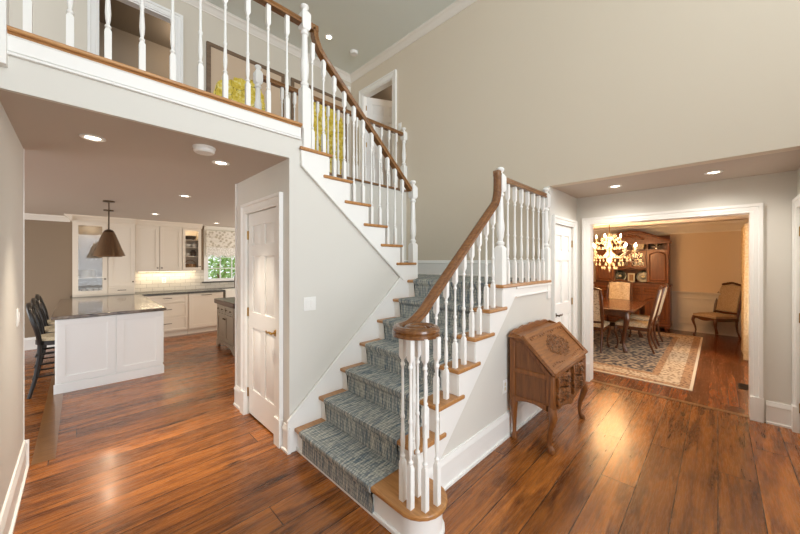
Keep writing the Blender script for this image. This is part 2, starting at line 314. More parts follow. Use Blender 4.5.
# lower ceilings (underside of the upper floor)
struct('ceiling_kitchen', MB().box(-3.2, YS+.03, ZC, XC, 9.0, ZC+.05).box(XC, YE+.06, ZC, 4.6, 9.0, ZC+.05), 'ceil', 'shade-toned taupe ceiling over the passage and kitchen', 'ceiling')
struct('ceiling_alcove', MB().box(XB+.12, YR-.1, ZC, XD+.14, YL+.1, ZC+.05), 'ceil', 'low shade-toned taupe soffit in front of the dining room opening', 'ceiling')
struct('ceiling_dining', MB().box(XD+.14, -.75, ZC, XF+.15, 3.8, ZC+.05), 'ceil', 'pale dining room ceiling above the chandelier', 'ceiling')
struct('ceiling_upper', MB().box(-2.6, -2.6, ZU, XB+.12, YP+.1, ZU+.08), 'ceil_up', 'high sage grey ceiling over the stairwell', 'ceiling')
struct('floor_upper', MB().box(-2.6, YS+.03, ZC+.05, XC, YP+.1, ZF).box(XC, YS+.03, ZC+.05, 1.36, YP+.1, ZF).box(1.36, YE+.06, ZC+.05, XB, YP+.1, ZF), 'floor', 'upper hall floor behind the balcony railing', 'floor')
# walls
struct('wall_left', MB().box(-.42, -2.6, 0, -.30, 3.75, ZC).box(-.42, -2.6, ZC, -.30, YS, ZU), 'wall', 'greige wall at the left edge beside the passage', 'wall')
w = MB().prism([(XC, 0), (XC, ZF-.02), (1.33, ZF-.02), (1.36, 2.42), (2.72, 1.22), (2.72, 0)], 'y', YS, YS+.06)
struct('wall_stairs', w, 'wall', 'pale triangular wall between the lower and upper stair flights', 'wall')
struct('wall_balcony', MB().box(-.42, YS, ZC, XC, YS+.03, ZF-.02), 'wall', 'pale fascia strip below the balcony edge', 'wall')
CD0, CD1, CDH = 2.735, 3.465, 2.075      # closet door opening
struct('wall_closet', MB().box(XC, YS+.06, 0, XC+.1, CD0, ZC).box(XC, CD1, 0, XC+.1, YE+.06, ZC).box(XC, CD0, CDH, XC+.1, CD1, ZC), 'wall', 'greige wall holding the white closet door under the stairs', 'wall')
struct('wall_kitchen_side', MB().box(XC+.1, YE, 0, XB, YE+.06, ZF-.03).box(1.36, 3.62, 1.0, XB, YE+.01, ZF-.025), 'wall', 'greige wall behind the upper stair flight', 'wall')
UD0, UD1, UDH = 3.94, 4.74, 4.72         # upper door opening
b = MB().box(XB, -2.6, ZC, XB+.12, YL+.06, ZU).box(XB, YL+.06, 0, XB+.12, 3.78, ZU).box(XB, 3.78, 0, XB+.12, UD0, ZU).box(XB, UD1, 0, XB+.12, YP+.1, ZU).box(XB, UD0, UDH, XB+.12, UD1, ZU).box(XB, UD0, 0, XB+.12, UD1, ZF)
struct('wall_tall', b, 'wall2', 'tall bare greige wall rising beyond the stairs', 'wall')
BD0, BD1, BDH = 3.93, 4.60, 2.035        # door under the landing
struct('wall_under_landing', MB().prism([(1.50, 0), (XB, 0), (XB, 1.30), (2.93, 1.30)], 'y', YL, YL+.06).box(XB, YL, 0, BD0, YL+.06, ZC).box(BD1, YL, 0, XD, YL+.06, ZC).box(BD0, YL, BDH, BD1, YL+.06, ZC), 'wall', 'greige wall under the landing behind the carved desk', 'wall')
DO0, DO1, DOH = -.23, 1.20, 2.075        # dining opening
struct('wall_dining', MB().box(XD, -.75, 0, XD+.14, DO0, ZC).box(XD, DO1, 0, XD+.14, 3.8, ZC).box(XD, DO0, DOH, XD+.14, DO1, ZC), 'wall', 'greige wall framing the dining room opening', 'wall')
struct('wall_alcove_right', MB().box(XB, YR-.1, 0, 4.02, YR, ZC).box(4.02, YR-.1, 2.08, 4.68, YR, ZC).box(4.68, YR-.1, 0, XD, YR, ZC), 'wall', 'greige wall at the right edge beside the dining opening', 'wall')
struct('wall_right', MB().box(XB, -2.6, 0, XB+.12, YR-.1, ZC), 'wall', 'greige wall at far right below the tall wall', 'wall')
struct('wall_upper_hall', MB().box(-2.6, YP, ZF, .15, YP+.1, ZU).box(.90, YP, ZF, XB, YP+.1, ZU).box(.15, YP, 4.80, .90, YP+.1, ZU), 'wall3', 'greige upper hall wall carrying the yellow paintings', 'wall')
struct('wall_kitchen_back', MB().box(-3.2, YK, 0, 2.17, YK+.12, ZC).box(2.17, YK, 0, 3.35, YK+.12, 1.12).box(2.17, YK, 2.36, 3.35, YK+.12, ZC).box(3.35, YK, 0, 4.6, YK+.12, ZC), 'taupe', 'dark taupe kitchen wall beside the tall glass cabinet', 'wall')
struct('wall_dining_far', MB().box(XF, -.75, 0, XF+.1, 3.8, ZC), 'dwall', 'warm beige far wall of the dining room', 'wall')
struct('wall_dining_right', MB().box(XD+.14, -.75, 0, 5.7, -.62, ZC).box(5.7, -.75, 0, 7.6, -.62, .55).box(5.7, -.75, 2.15, 7.6, -.62, ZC).box(7.6, -.75, 0, XF, -.62, ZC), 'dwall', 'beige dining room window wall behind the curtain', 'wall')
struct('wall_dining_left', MB().box(XD+.14, 3.7, 0, XF, 3.8, ZC), 'dwall', 'beige side wall of the dining room', 'wall')
struct('wall_front_blocker', MB().box(1.35, -2.7, 0, XB+.12, -2.6, 3.1), 'wall', 'added unseen wall behind the viewer that shades the right foyer floor', 'wall')  # added out of view to keep entrance light off the right floor
# rooms glimpsed beyond the upper doors
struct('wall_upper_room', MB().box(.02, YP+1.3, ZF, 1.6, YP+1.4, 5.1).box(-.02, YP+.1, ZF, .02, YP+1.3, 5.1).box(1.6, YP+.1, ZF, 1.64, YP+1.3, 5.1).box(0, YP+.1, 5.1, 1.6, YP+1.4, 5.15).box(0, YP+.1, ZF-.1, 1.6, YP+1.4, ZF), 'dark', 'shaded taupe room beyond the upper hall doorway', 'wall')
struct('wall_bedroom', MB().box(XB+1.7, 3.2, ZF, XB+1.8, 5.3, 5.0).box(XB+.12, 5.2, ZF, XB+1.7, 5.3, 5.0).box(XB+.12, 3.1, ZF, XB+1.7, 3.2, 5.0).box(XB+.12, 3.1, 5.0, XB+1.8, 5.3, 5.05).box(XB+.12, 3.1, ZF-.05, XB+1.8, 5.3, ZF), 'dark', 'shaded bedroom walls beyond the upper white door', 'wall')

def room_fill(x, y, z, e, label):  # lamp added out of view to brighten a dark upper room
    t = thing('added_room_lamp', label, 'ceiling light', (x, y, z)); MB().lathe([(.12, z), (.15, z-.02), (.13, z-.06), (.05, z-.085), (.002, z-.09)], (x, y, 0), 24).build('diffuser', 'glow', t)
    l = bpy.data.lights.new('room_fill_glow', 'POINT'); l.energy = e; l.color = (1, .86, .7); l.shadow_soft_size = .12; o = bpy.data.objects.new('room_fill_glow', l); C.objects.link(o); o.parent = t; o.location = (0, 0, -.16)
# trim profiles: list of (out from wall, up)
BASE = [(0, 0), (.028, 0), (.028, .018), (.016, .022), (.016, .165), (.022, .172), (.022, .185), (.012, .2), (.010, .215), (0, .218)]
CROWN = [(o*.8, u*.8) for o, u in [(0, 0), (0, -.13), (.014, -.13), (.018, -.112), (.035, -.10), (.05, -.07), (.085, -.035), (.098, -.03), (.102, -.014), (.115, -.012), (.115, 0)]]
def run(mb, prof, p0, p1, nrm, z):       # straight moulding from p0 to p1, standing out along nrm
    A = [mb.bm.verts.new((p0[0]+nrm[0]*o, p0[1]+nrm[1]*o, z+u)) for o, u in prof]; B = [mb.bm.verts.new((p1[0]+nrm[0]*o, p1[1]+nrm[1]*o, z+u)) for o, u in prof]; n = len(prof)
    for i in range(n): mb.bm.faces.new((A[i], A[(i+1) % n], B[(i+1) % n], B[i]))
    mb.bm.faces.new(A); mb.bm.faces.new(B[::-1]); return mb
def base(name, segs, label, z=0, prof=BASE, mat='trim'):
    mb = MB()
    for p0, p1, nr in segs: run(mb, prof, p0, p1, nr, z)
    return struct(name, mb, mat, label, 'baseboard')
base('baseboard_left', [((-.30, -2.6), (-.30, 3.765), (1, 0)), ((-.272, 3.75), (-.42, 3.75), (0, 1))], 'white baseboard along the left wall')
base('baseboard_closet', [((XC, YS-.028), (XC, 2.615), (-1, 0)), ((XC, 3.59), (XC, YE+.08), (-1, 0)), ((XC, YE+.06), (4.5, YE+.06), (0, 1))], 'white baseboard pieces on both sides of the closet door')
base('baseboard_under_landing', [((1.58, YL), (3.83, YL), (0, -1)), ((4.70, YL), (XD, YL), (0, -1))], 'white baseboard running under the stairs behind the desk')
base('baseboard_dining_front', [((XD, -.335), (XD, YR), (-1, 0)), ((XD, 1.32), (XD, YL), (-1, 0))], 'short white baseboard right of the dining opening')
base('baseboard_landing', [((XB, YS-1.12), (XB, 3.62), (-1, 0)), ((2.80, 3.62), (XB, 3.62), (0, -1))], 'white baseboard around the stair landing', 1.385)
base('baseboard_kitchen', [((-3.2, YK), (-.12, YK), (0, -1))], 'white baseboard below the dark kitchen wall')
base('baseboard_dining_far', [((XF, -.62), (XF, .74), (-1, 0)), ((XF, 2.3), (XF, 3.7), (-1, 0))], 'pale tall baseboard of the dining far wall', 0, BASE, 'wains')
mb = MB(); run(mb, CROWN, (XB, -2.6), (XB, YP), (-1, 0), ZU); struct('trim_crown_tall', mb, 'crown', 'white crown moulding along the top of the tall wall', 'crown moulding')
mb = MB(); run(mb, CROWN, (-2.6, YP), (XB, YP), (0, -1), ZU); struct('trim_crown_hall', mb, 'crown', 'white crown moulding above the yellow paintings', 'crown moulding')
mb = MB(); run(mb, CROWN, (-3.2, YK), (-.12, YK), (0, -1), ZC); run(mb, CROWN, (2.12, YK), (4.6, YK), (0, -1), ZC); struct('trim_crown_kitchen', mb, 'crown', 'white crown moulding on the kitchen back wall', 'crown moulding')
CR2 = [(o*2.1, u*2.05) for o, u in CROWN]
mb = MB(); run(mb, CR2, (XF, -.62), (XF, 3.7), (-1, 0), ZC); struct('trim_crown_dining_far', mb, 'crown', 'deep crown moulding above the china hutch', 'crown moulding')
mb = MB(); run(mb, CR2, (XD+.14, -.62), (XF, -.62), (0, 1), ZC); struct('trim_crown_dining_right', mb, 'crown', 'deep crown moulding above the cream curtain', 'crown moulding')
mb = MB()
for y in (.62,): mb.box(6.4, -.6, ZC-.1, 6.55, 3.6, ZC); mb.box(8.2, -.6, ZC-.1, 8.35, 3.6, ZC)
struct('trim_ceiling_beam', mb, 'crown', 'shallow painted beams across the dining ceiling', 'beam', .006)
# wainscot
mb = MB().box(XF-.02, -.62, .2, XF, 3.7, .86)
mb.box(XF-.05, -.62, .86, XF, 3.7, .90)
for y0, y1 in ((-.55, -.05), (.06, .69), (2.35, 3.0)):
    for a, bb, c, d in ((y0, y1, .30, .33), (y0, y1, .74, .77), (y0, y0+.03, .33, .74), (y1-.03, y1, .33, .74)): mb.box(XF-.034, a, c, XF-.02, bb, d)
struct('trim_wainscot', mb, 'wains', 'pale panelled wainscot with chair rail on the dining far wall', 'wainscot', .004)
# casings: stepped boards with mitred outer band
def casing(name, ax, at, out, a0, a1, h, z0, label, wd=.105, plinth=True, mat='trim'):
    mb = MB(); E = .0
    prof = [(0, 0), (0, .016), (.018, .016), (.022, .020), (wd-.03, .022), (wd-.026, .032), (wd, .034), (wd, 0)]   # (across from the opening, out)
    def P3(a, z, o): return (at+out*o, a, z) if ax == 'x' else (a, at+out*o, z)
    rows = []
    for a, z, sa, sz in ((a0, z0, -1, 0), (a0, h, -1, 1), (a1, h, 1, 1), (a1, z0, 1, 0)): rows.append([mb.bm.verts.new(P3(a+sa*c, z+sz*c, o)) for c, o in prof])
    n = len(prof)
    for A, B in zip(rows, rows[1:]):
        for i in range(n): mb.bm.faces.new((A[i], A[(i+1) % n], B[(i+1) % n], B[i]))
    mb.bm.faces.new(rows[0]); mb.bm.faces.new(rows[-1][::-1])
    if plinth:
        for a, s in ((a0, -1), (a1, 1)):
            lo, hi = sorted((a-s*.003, a+s*(wd+.004)));  q0, q1 = sorted((at, at+out*.038))
            if ax == 'x': mb.box(q0, lo, z0, q1, hi, z0+.235)
            else: mb.box(lo, q0, z0, hi, q1, z0+.235)
    return struct(name, mb, mat, label, 'door casing')
casing('trim_closet_casing', 'x', XC, -1, CD0, CD1, CDH, 0, 'white casing around the closet door under the stairs', .1)
casing('trim_dining_casing', 'x', XD, -1, DO0, DO1, DOH, 0, 'wide white casing around the dining room opening', .085)
casing('trim_landing_door_casing', 'y', YL, -1, BD0, BD1, BDH, 0, 'white casing of the door beside the carved desk', .085)
casing('trim_bedroom_casing', 'x', XB, -1, UD0, UD1, UDH, ZF, 'white casing of the upper doorway in the tall wall', .1, False)
casing('trim_hall_casing', 'y', YP, -1, .15, .90, 4.80, ZF, 'white casing of the dark upper hall doorway', .085, False)
casing('trim_right_door_casing', 'y', YR, 1, 4.02, 4.68, 2.08, 0, 'white door casing at the far right edge', .085)
mb = MB().box(XD-.002, DO0-.002, 0, XD+.142, DO0+.004, DOH).box(XD-.002, DO1-.004, 0, XD+.142, DO1+.002, DOH).box(XD-.002, DO0, DOH-.004, XD+.142, DO1, DOH+.002)
struct('trim_dining_jamb', mb, 'trim', 'white jamb lining the dining room opening', 'door jamb')
struct('trim_wall_corner', MB().box(XC-.012, YE+.045, 0, XC+.02, YE+.075, ZC-.002), 'trim', 'thin white corner strip at the far end of the closet wall', 'trim')
struct('trim_left_corner', MB().box(-.43, 3.75, .22, -.296, 3.768, ZC), 'trim', 'thin white edge strip at the end of the left wall', 'trim')

room_fill(1.25, YP+.7, 5.1, 13, 'added unseen lamp brightening the shaded room beyond the upper hall doorway')
room_fill(XB+1.0, 4.2, 5.0, 22, 'added unseen lamp brightening the bedroom beyond the upper white door')

# doors: a leaf with raised panels, parts: panels in mesh, handle, hinges
def panel_door(name, ax, at, out, a0, a1, z0, z1, label, hinge_side, knob_mat='brass', lever=True):
    root = thing(name, label, 'door', (at, (a0+a1)/2, z0) if ax == 'x' else ((a0+a1)/2, at, z0), kind='structure')
    T = .035
    def bx(mb, p, q, r, s, o0, o1):
        lo, hi = sorted((at+out*o0, at+out*o1))
        if ax == 'x': mb.box(lo, p, r, hi, q, s)
        else: mb.box(p, lo, r, q, hi, s)
    mb = MB(); a0 += .004; a1 -= .004; wd = a1-a0; st = .11*wd/.72; ms = .1*wd/.72; pw = (wd-2*st-ms)/2
    H = z1-z0; rows = [(.27, .90), (1.06, H-.44), (H-.325, H-.13)]
    zs = [0]+[v for r in rows for v in r]+[H-.004]
    for i in range(0, len(zs), 2): bx(mb, a0, a1, z0+zs[i]+(.006 if i == 0 else 0), z0+zs[i+1], -T, 0)
    for r0, r1 in rows:
        for p, q in ((a0, a0+st), (a0+st+pw, a0+st+pw+ms), (a1-st, a1)): bx(mb, p, q, z0+r0, z0+r1, -T, 0)
    mb.build('door_leaf', 'trim', root, .003)
    for r0, r1 in rows:
        for p in (a0+st, a0+st+pw+ms):
            m2 = MB(); q = p+pw
            bx(m2, p-.001, q+.001, z0+r0-.001, z0+r1+.001, -T+.004, -.014)
            # raised field with sloping edges
            ins = .038
            def V(a, z, o): return (at+out*o, a, z) if ax == 'x' else (a, at+out*o, z)
            ring = []
            for e, o in ((.006, -.0145), (ins, -.003)):
                ring.append([m2.bm.verts.new(V(a, z, o)) for a, z in ((p+e, z0+r0+e), (q-e, z0+r0+e), (q-e, z0+r1-e), (p+e, z0+r1-e))])
            for i in range(4): m2.bm.faces.new((ring[0][i], ring[0][(i+1) % 4], ring[1][(i+1) % 4], ring[1][i]))
            m2.bm.faces.new(ring[1]); m2.bm.faces.new(ring[0][::-1]); m2.build('door_panel', 'trim', root)
    kn = a0+.065 if hinge_side > 0 else a1-.065; hz = z0+.93; d = 1 if hinge_side > 0 else -1
    m3 = MB(); R = Matrix.Rotation(PI/2, 3, 'Y' if ax == 'x' else 'X')
    c = (at, kn, hz) if ax == 'x' else (kn, at, hz)
    m3.lathe([(.026, -.012), (.03, -.004), (.03, .004), (.02, .012)], c, 14, R)
    def V(a, z, o): return (at+out*o, a, z) if ax == 'x' else (a, at+out*o, z)
    m3.tube([V(kn, hz, 0), V(kn, hz, .045)], .009)
    m3.tube([V(kn-d*.01, hz, .045), V(kn+d*.03, hz+.008, .05), V(kn+d*.07, hz-.002, .048), V(kn+d*.105, hz+.008, .045)], [.011, .010, .009, .007])
    m3.build('door_handle', knob_mat, root)
    he = a1+.002 if hinge_side > 0 else a0-.002
    for z in (.22, 1.05, H-.22):
        m4 = MB(); c = V(he, z0+z-.045, .006); m4.lathe([(.007, 0), (.007, .09)], c, 8); bx(m4, he-.014, he+.014, z0+z-.045, z0+z+.045, -.004, .004); m4.build('hinge', 'brass', root)
    return root
panel_door('door_1', 'x', XC+.012, -1, CD0, CD1, .012, CDH, 'white six panel closet door under the upper stair flight', 1)
panel_door('door_2', 'y', YL+.012, -1, BD0, BD1, .012, BDH, 'white panelled door behind the carved desk', 1, 'bronze')
panel_door('door_3', 'y', YR-.012, 1, 4.02, 4.68, .012, 2.08, 'white panelled door at the far right edge', 1)
d4 = panel_door('door_4', 'x', 0, -1, 0, .78, 0, UDH-ZF-.01, 'white upper door standing ajar in the tall wall', 1)
# open it inwards about its hinge edge
for ch in d4.children: ch.data.transform(Matrix.Translation((0, -.39, 0)))
d4.location = (XB+.06, UD1-.005, ZF+.005); d4.rotation_euler = (0, 0, math.radians(62))
struct('trim_upper_jamb', MB().box(XB, UD1-.012, ZF, XB+.12, UD1+.002, UDH).box(XB, UD0-.002, ZF, XB+.12, UD0+.012, UDH).box(XB, UD0, UDH-.012, XB+.12, UD1, UDH+.002), 'trim', 'white jamb of the upper doorway in the tall wall', 'door jamb')
struct('trim_hall_jamb', MB().box(.148, YP, ZF, .165, YP+.1, 4.80).box(.885, YP, ZF, .902, YP+.1, 4.80).box(.15, YP, 4.785, .90, YP+.1, 4.802), 'trim', 'white jamb of the dark upper hall doorway', 'door jamb')

# balcony edge
mb = MB().box(-.3, YS-.035, 2.729, 1.335, YS+.10, 2.752).box(-.3, YS-.024, 2.714, 1.33, YS+.05, 2.73)
struct('trim_balcony_nosing', mb, 'oakx', 'oak nosing along the balcony edge under the balusters', 'nosing', .009)
mb = MB().box(-.3, YS-.012, 2.635, 1.33, YS+.02, 2.722); mb.box(-.3, YS-.018, 2.71, 1.33, YS+.02, 2.724); mb.box(-.3, YS-.02, 2.615, 1.33, YS, 2.63)
struct('trim_balcony_fascia', mb, 'trim', 'white moulded board below the balcony nosing', 'fascia', .003)
struct('trim_hall_nosing', MB().box(1.36, YE-.13, 2.722, XB, YE+.1, 2.75), 'rail', 'oak nosing along the far side of the stairwell', 'nosing', .008)

# ------------------------------------------------------------------ staircase
G, R_ = .227, .1965
LX = lambda k: 1.262+G*(k-1)                 # nosing of lower step k (7 = landing)
UX = lambda j: 1.40+.228*(7-j)               # nosing of upper step j
LZ = 7*R_
UZ = lambda j: LZ+.1967*j
st = thing('staircase', 'oak and white painted staircase with a landing turning back to the balcony', 'staircase', (1.9, 2.0, 0))
BC, BR = (1.425, 1.255), .165
def bull(r, inset):     # plan outline of the first step with its rounded end
    x0 = 1.262+inset
    pts = [(1.56, 2.50), (x0, 2.50), (x0, BC[1]+.12)]
    for i in range(13):
        a = PI-math.radians(8)+math.radians(196)*i/12; pts.append((BC[0]+r*math.cos(a), BC[1]+r*math.sin(a)))
    return pts+[(BC[0]+r, 1.36), (1.56, 1.36)]
MB().prism(bull(BR, 0), 'z', R_-.03, R_).build('tread', 'oak', st, .008)
MB().prism(bull(BR-.03, .03), 'z', 0, R_-.03).build('riser', 'trim', st)
MB().prism(bull(BR-.016, .016), 'z', 0, .03).build('shoe_moulding', 'trim', st, .006)
for k in range(2, 7):
    z = k*R_; x = LX(k)
    MB().prism([(x, 2.502), (x, 1.335), (x+.315, 1.335), (x+.315, 1.362), (x+.258, 1.362), (x+.258, 2.502)], 'z', z-.03, z).build('tread', 'oak', st, .008)
for k in range(2, 8):
    MB().box(LX(k)+.028, 1.362, (k-1)*R_, LX(k)+.046, 2.502, k*R_-.03).build('riser', 'trim', st)
    MB().box(LX(k)+.012, 1.340, k*R_-.045, LX(k)+.03, 2.5, k*R_-.03).build('cove_moulding', 'trim', st, .004)
MB().prism([(LX(7), 2.502), (LX(7), 1.335), (XB, 1.335), (XB, 3.619), (2.77, 3.619), (2.77, 2.502)], 'z', LZ-.03, LZ).build('landing', 'oak', st, .008)
X = lambda k: LX(k)+.03
pts = [(1.50, 0), (2.885, 1.245), (XB, 1.245), (XB, LZ-.03), (X(7), LZ-.03)]
for k in range(6, 1, -1): pts += [(X(k+1), k*R_-.03), (X(k), k*R_-.03)]
pts += [(X(2), R_), (1.47, R_), (1.47, 0)]
MB().prism(pts, 'y', 1.350, 1.372).build('stringer', 'trim', st, .002)
MB().box(2.9, 1.335, LZ-.052, XB, 1.35, LZ-.03).box(2.9, 1.342, 1.245, XB, 1.352, 1.262).build('landing_fascia', 'trim', st, .004)
MB().prism([(1.205, 0), (1.205, .262), (2.555, 1.428), (2.72, 1.428), (2.72, 0)], 'y', 2.500, 2.519).build('skirt_board', 'trim', st, .002)
MB().sweep([(1.205, 2.503, .262), (2.55, 2.503, 1.424)], [(-.008, -.012), (.012, -.012), (.012, .012), (-.008, .012)]).build('skirt_cap', 'trim', st, .004)
for j in range(1, 7):
    x = UX(j); z = UZ(j)
    MB().prism([(x, 3.618), (x, 2.478), (x-.32, 2.478), (x-.32, 2.502), (x-.258, 2.502), (x-.258, 3.618)], 'z', z-.028, z).build('tread', 'oak', st, .008)
for j in range(1, 8):
    MB().box(UX(j)-.048, 2.502, UZ(j-1), UX(j)-.028, 3.618, UZ(j)-.028).build('riser', 'trim', st)
V = lambda j: UX(j)-.03
pts = [(2.72, LZ-.03), (2.72, UZ(1)-.028)]
for j in range(1, 7): pts += [(V(j+1), UZ(j)-.028), (V(j+1), UZ(j+1)-.028)] if j < 6 else [(1.322, UZ(6)-.028)]
pts += [(1.322, 2.40), (2.56, LZ-.005)]
MB().prism(pts, 'y', 2.494, 2.53).build('stringer', 'trim', st, .002)
MB().sweep([(1.33, 2.494, 2.50), (1.33, 2.494, 2.40), (2.55, 2.494, 1.39)], [(-.006, -.011), (.011, -.011), (.011, .011), (-.006, .011)], side0=(0, -1, 0)).build('stringer_bead', 'trim', st, .004)
# woven runner, following treads and risers, then over the landing and up the second flight
ru = thing('stair_runner', 'blue grey woven carpet runner climbing the stairs', 'carpet runner', (1.9, 2.0, 0))
T = .013
def runner_flight(xs, zs, y0, y1, d, end, ztop):
    pl = []      # outer line, bottom to top
    for x, z, zb in xs:
        xr = x+d*.028-d*T
        pl += [(xr, zb), (xr, z-.045), (x-d*.004, z-.036), (x-d*T, z-.012), (x-d*.010, z+T*.6), (x+d*.012, z+T)]
    pl += [(end, ztop+T)]
    inn = [(p[0]+d*T*.9, p[1]-T*.9) for p in pl]; inn[0] = (inn[0][0], pl[0][1]); inn[-1] = (end, ztop+.001)
    return MB().prism(pl+inn[::-1], 'y', y0, y1)
lo = [(LX(k), k*R_, .022 if k == 1 else (k-1)*R_+T) for k in range(1, 8)]
runner_flight(lo, None, 1.512, 2.395, 1, 3.70, LZ).build('lower_run', 'runner', ru)
up = [(UX(j), UZ(j), (UZ(j-1) if j > 1 else LZ)+T) for j in range(1, 8)]
runner_flight(up, None, 2.62, 3.50, -1, 1.38, UZ(7)).build('upper_run', 'runner', ru)
MB().box(2.80, 2.395, LZ+.001, 3.70, 3.56, LZ+T).build('landing_run', 'runner', ru)

# ------------------------------------------------------------------ railings
BAL = {}
def baluster(h, bb=.20, tb=.14):
    key = (round(h, 3), bb, tb)
    if key in BAL: return BAL[key].copy()
    w = .0158; mb = MB()
    mb.sq([(w, 0), (w, bb-.012), (w*.62, bb+.006)])
    mb.sq([(w*.62, h-tb-.006), (w, h-tb+.012), (w, h)])
    z0, z1 = bb, h-tb; L = z1-z0
    pr = [(.0105, 0), (.0105, .012), (.015, .018), (.015, .028), (.010, .034), (.0085, .045), (.0125, .075), (.0145, .12), (.0125, .18), (.0095, .25), (.0095, .40*L), (.0135, .40*L+.008), (.0135, .40*L+.02), (.0095, .40*L+.028), (.0082, .7*L), (.0078, L-.06), (.0095, L-.045), (.0135, L-.04), (.0135, L-.03), (.0095, L-.024), (.0105, L)]
    pr = [(r, z0+z*(1 if i > 9 else min(1, .4*L/.26))) for i, (r, z) in enumerate(pr)]
    mb.lathe(pr, (0, 0, 0), 12)
    o = mb.build('baluster', 'trim'); C.objects.unlink(o); BAL[key] = o; return o.copy()
def add_bal(root, x, y, z, h, bb=.20, tb=.14):
    o = baluster(h, bb, tb); C.objects.link(o); o.parent = root; o.location = Vector((x, y, z))-Vector(root.location); return o
RP = [(-.030, -.026), (.030, -.026), (.030, -.008), (.022, -.002), (.029, .008), (.027, .020), (.015, .030), (0, .033), (-.015, .030), (-.027, .020), (-.029, .008), (-.022, -.002), (-.030, -.008)]
def newel(root, x, y, z0, blk, zb, zt, cap=True, h=.04, drop=None):
    # square base block z0..blk, turned shaft, square upper block zb..zt, necked button cap
    mb = MB(); mb.sq([(h, drop if drop is not None else z0), (h, blk-.02), (h*.72, blk)], (x, y, 0)); L = zb-blk
    mb.lathe([(.030, blk-.005), (.030, blk+.01), (.036, blk+.018), (.036, blk+.035), (.024, blk+.045), (.023, blk+.06), (.031, blk+.09), (.037, blk+.15), (.036, blk+.20), (.030, blk+.40*L+.05), (.025, zb-.07), (.024, zb-.05), (.034, zb-.04), (.034, zb-.022), (.027, zb-.015), (.028, zb+.003)], (x, y, 0), 18)
    mb.sq([(h*.72, zb-.004), (h, zb+.018), (h, zt-.03), (h*.6, zt)], (x, y, 0))
    if cap: mb.lathe([(.022, zt-.006), (.019, zt+.012), (.03, zt+.022), (.036, zt+.034), (.034, zt+.046), (.022, zt+.056), (.004, zt+.06)], (x, y, 0), 18)
    return mb.build('newel_post', 'trim', root, .002)
# lower flight: volute, raking rail, gooseneck up to the landing newel
r1 = thing('stair_railing', 'lower stair railing ending in a dark oak volute over white balusters', 'railing', (1.9, 1.39, 0), group=None)
RZ = lambda x: 1.545+.864*(x-1.95)
path = []
VC = (1.425, 1.262); vz = 1.172
for i in range(31):
    a = math.radians(90+470-470*i/30); rr = .036+.100*(i/30)**.8
    path.append((VC[0]+rr*math.cos(a), VC[1]+rr*math.sin(a), vz))
# angle ends at 90 deg, (1.425, 1.398): leave along +x and ease up to the pitch
for x, z in ((1.47, vz+.004), (1.52, vz+.022), (1.57, vz+.052), (1.62, RZ(1.62)-.006), (1.68, RZ(1.68)), (2.1, RZ(2.1)), (2.52, RZ(2.52))): path.append((x, 1.397, z))
for x, z in ((2.575, RZ(2.575)+.004), (2.605, RZ(2.605)+.03), (2.622, 2.20), (2.626, 2.26), (2.626, 2.37)): path.append((x, 1.392, z))
MB().sweep(path, RP, side0=(0, 1, 0)).build('handrail', 'vol', r1)
MB().lathe([(.05, vz-.026), (.058, vz-.02), (.058, vz+.012), (.04, vz+.026), (.01, vz+.03)], (VC[0], VC[1], 0), 20).build('volute_eye', 'vol', r1)
MB().box(2.597, 1.362, 2.335, 2.65, 1.422, 2.392).build('rail_cap', 'rail', r1, .008)
for a in (148, 190, 235, 282): add_bal(r1, BC[0]-.005+.108*math.cos(math.radians(a)), BC[1]-.012+.108*math.sin(math.radians(a)), R_, .955, .235, .13)
add_bal(r1, 1.415, 1.262, R_, .955, .235, .13); add_bal(r1, 1.50, 1.375, R_, .98, .235, .13)
for k in range(2, 7):
    for off, bb in ((.045, .16), (.160, .18)):
        x = LX(k)+off; 
        if x > 2.62: continue
        z = k*R_; add_bal(r1, x, 1.396, z, RZ(x)-.03-z, bb+.03, .13)
newel(r1, 2.685, 1.394, 6*R_, 1.72, 2.215, 2.375)
# landing
r2 = thing('landing_railing', 'short level railing on the stair landing in front of the tall wall', 'railing', (3.2, 1.38, LZ))
MB().sweep([(2.72, 1.385, 2.325), (3.70, 1.385, 2.325)], RP).build('handrail', 'rail', r2)
for x in (2.81, 2.955, 3.10, 3.245, 3.39, 3.53, 3.65): add_bal(r2, x, 1.385, LZ, 2.31-LZ, .21, .15)
newel(r2, 3.735, 1.385, LZ, 1.74, 2.2, 2.36, drop=1.17)
# upper flight
r3 = thing('stair_railing', 'upper raking stair railing climbing from the landing to the balcony', 'railing', (2.1, 2.56, LZ))
UR = lambda x: 2.450+.878*(2.715-x)
path = [(2.745, 2.56, UR(2.745)), (2.4, 2.56, UR(2.4)), (2.0, 2.56, UR(2.0)), (1.64, 2.56, UR(1.64)), (1.58, 2.56, UR(1.58)), (1.535, 2.56, UR(1.535)+.012), (1.505, 2.56, UR(1.505)+.045), (1.49, 2.56, 3.60), (1.486, 2.56, 3.66)]
MB().sweep(path, RP, side0=(0, 1, 0)).build('handrail', 'rail', r3)
MB().box(1.425, 2.53, 3.632, 1.515, 2.59, 3.69).build('rail_cap', 'rail', r3, .008)
for j in range(1, 7):
    for off in (.052, .166):
        x = UX(j)-off
        if j == 1 and off < .1: continue
        if x < 1.45: continue
        add_bal(r3, x, 2.556, UZ(j), UR(x)-.032-UZ(j), .19, .14)
newel(r3, 2.785, 2.556, LZ, 1.80, 2.33, 2.485)
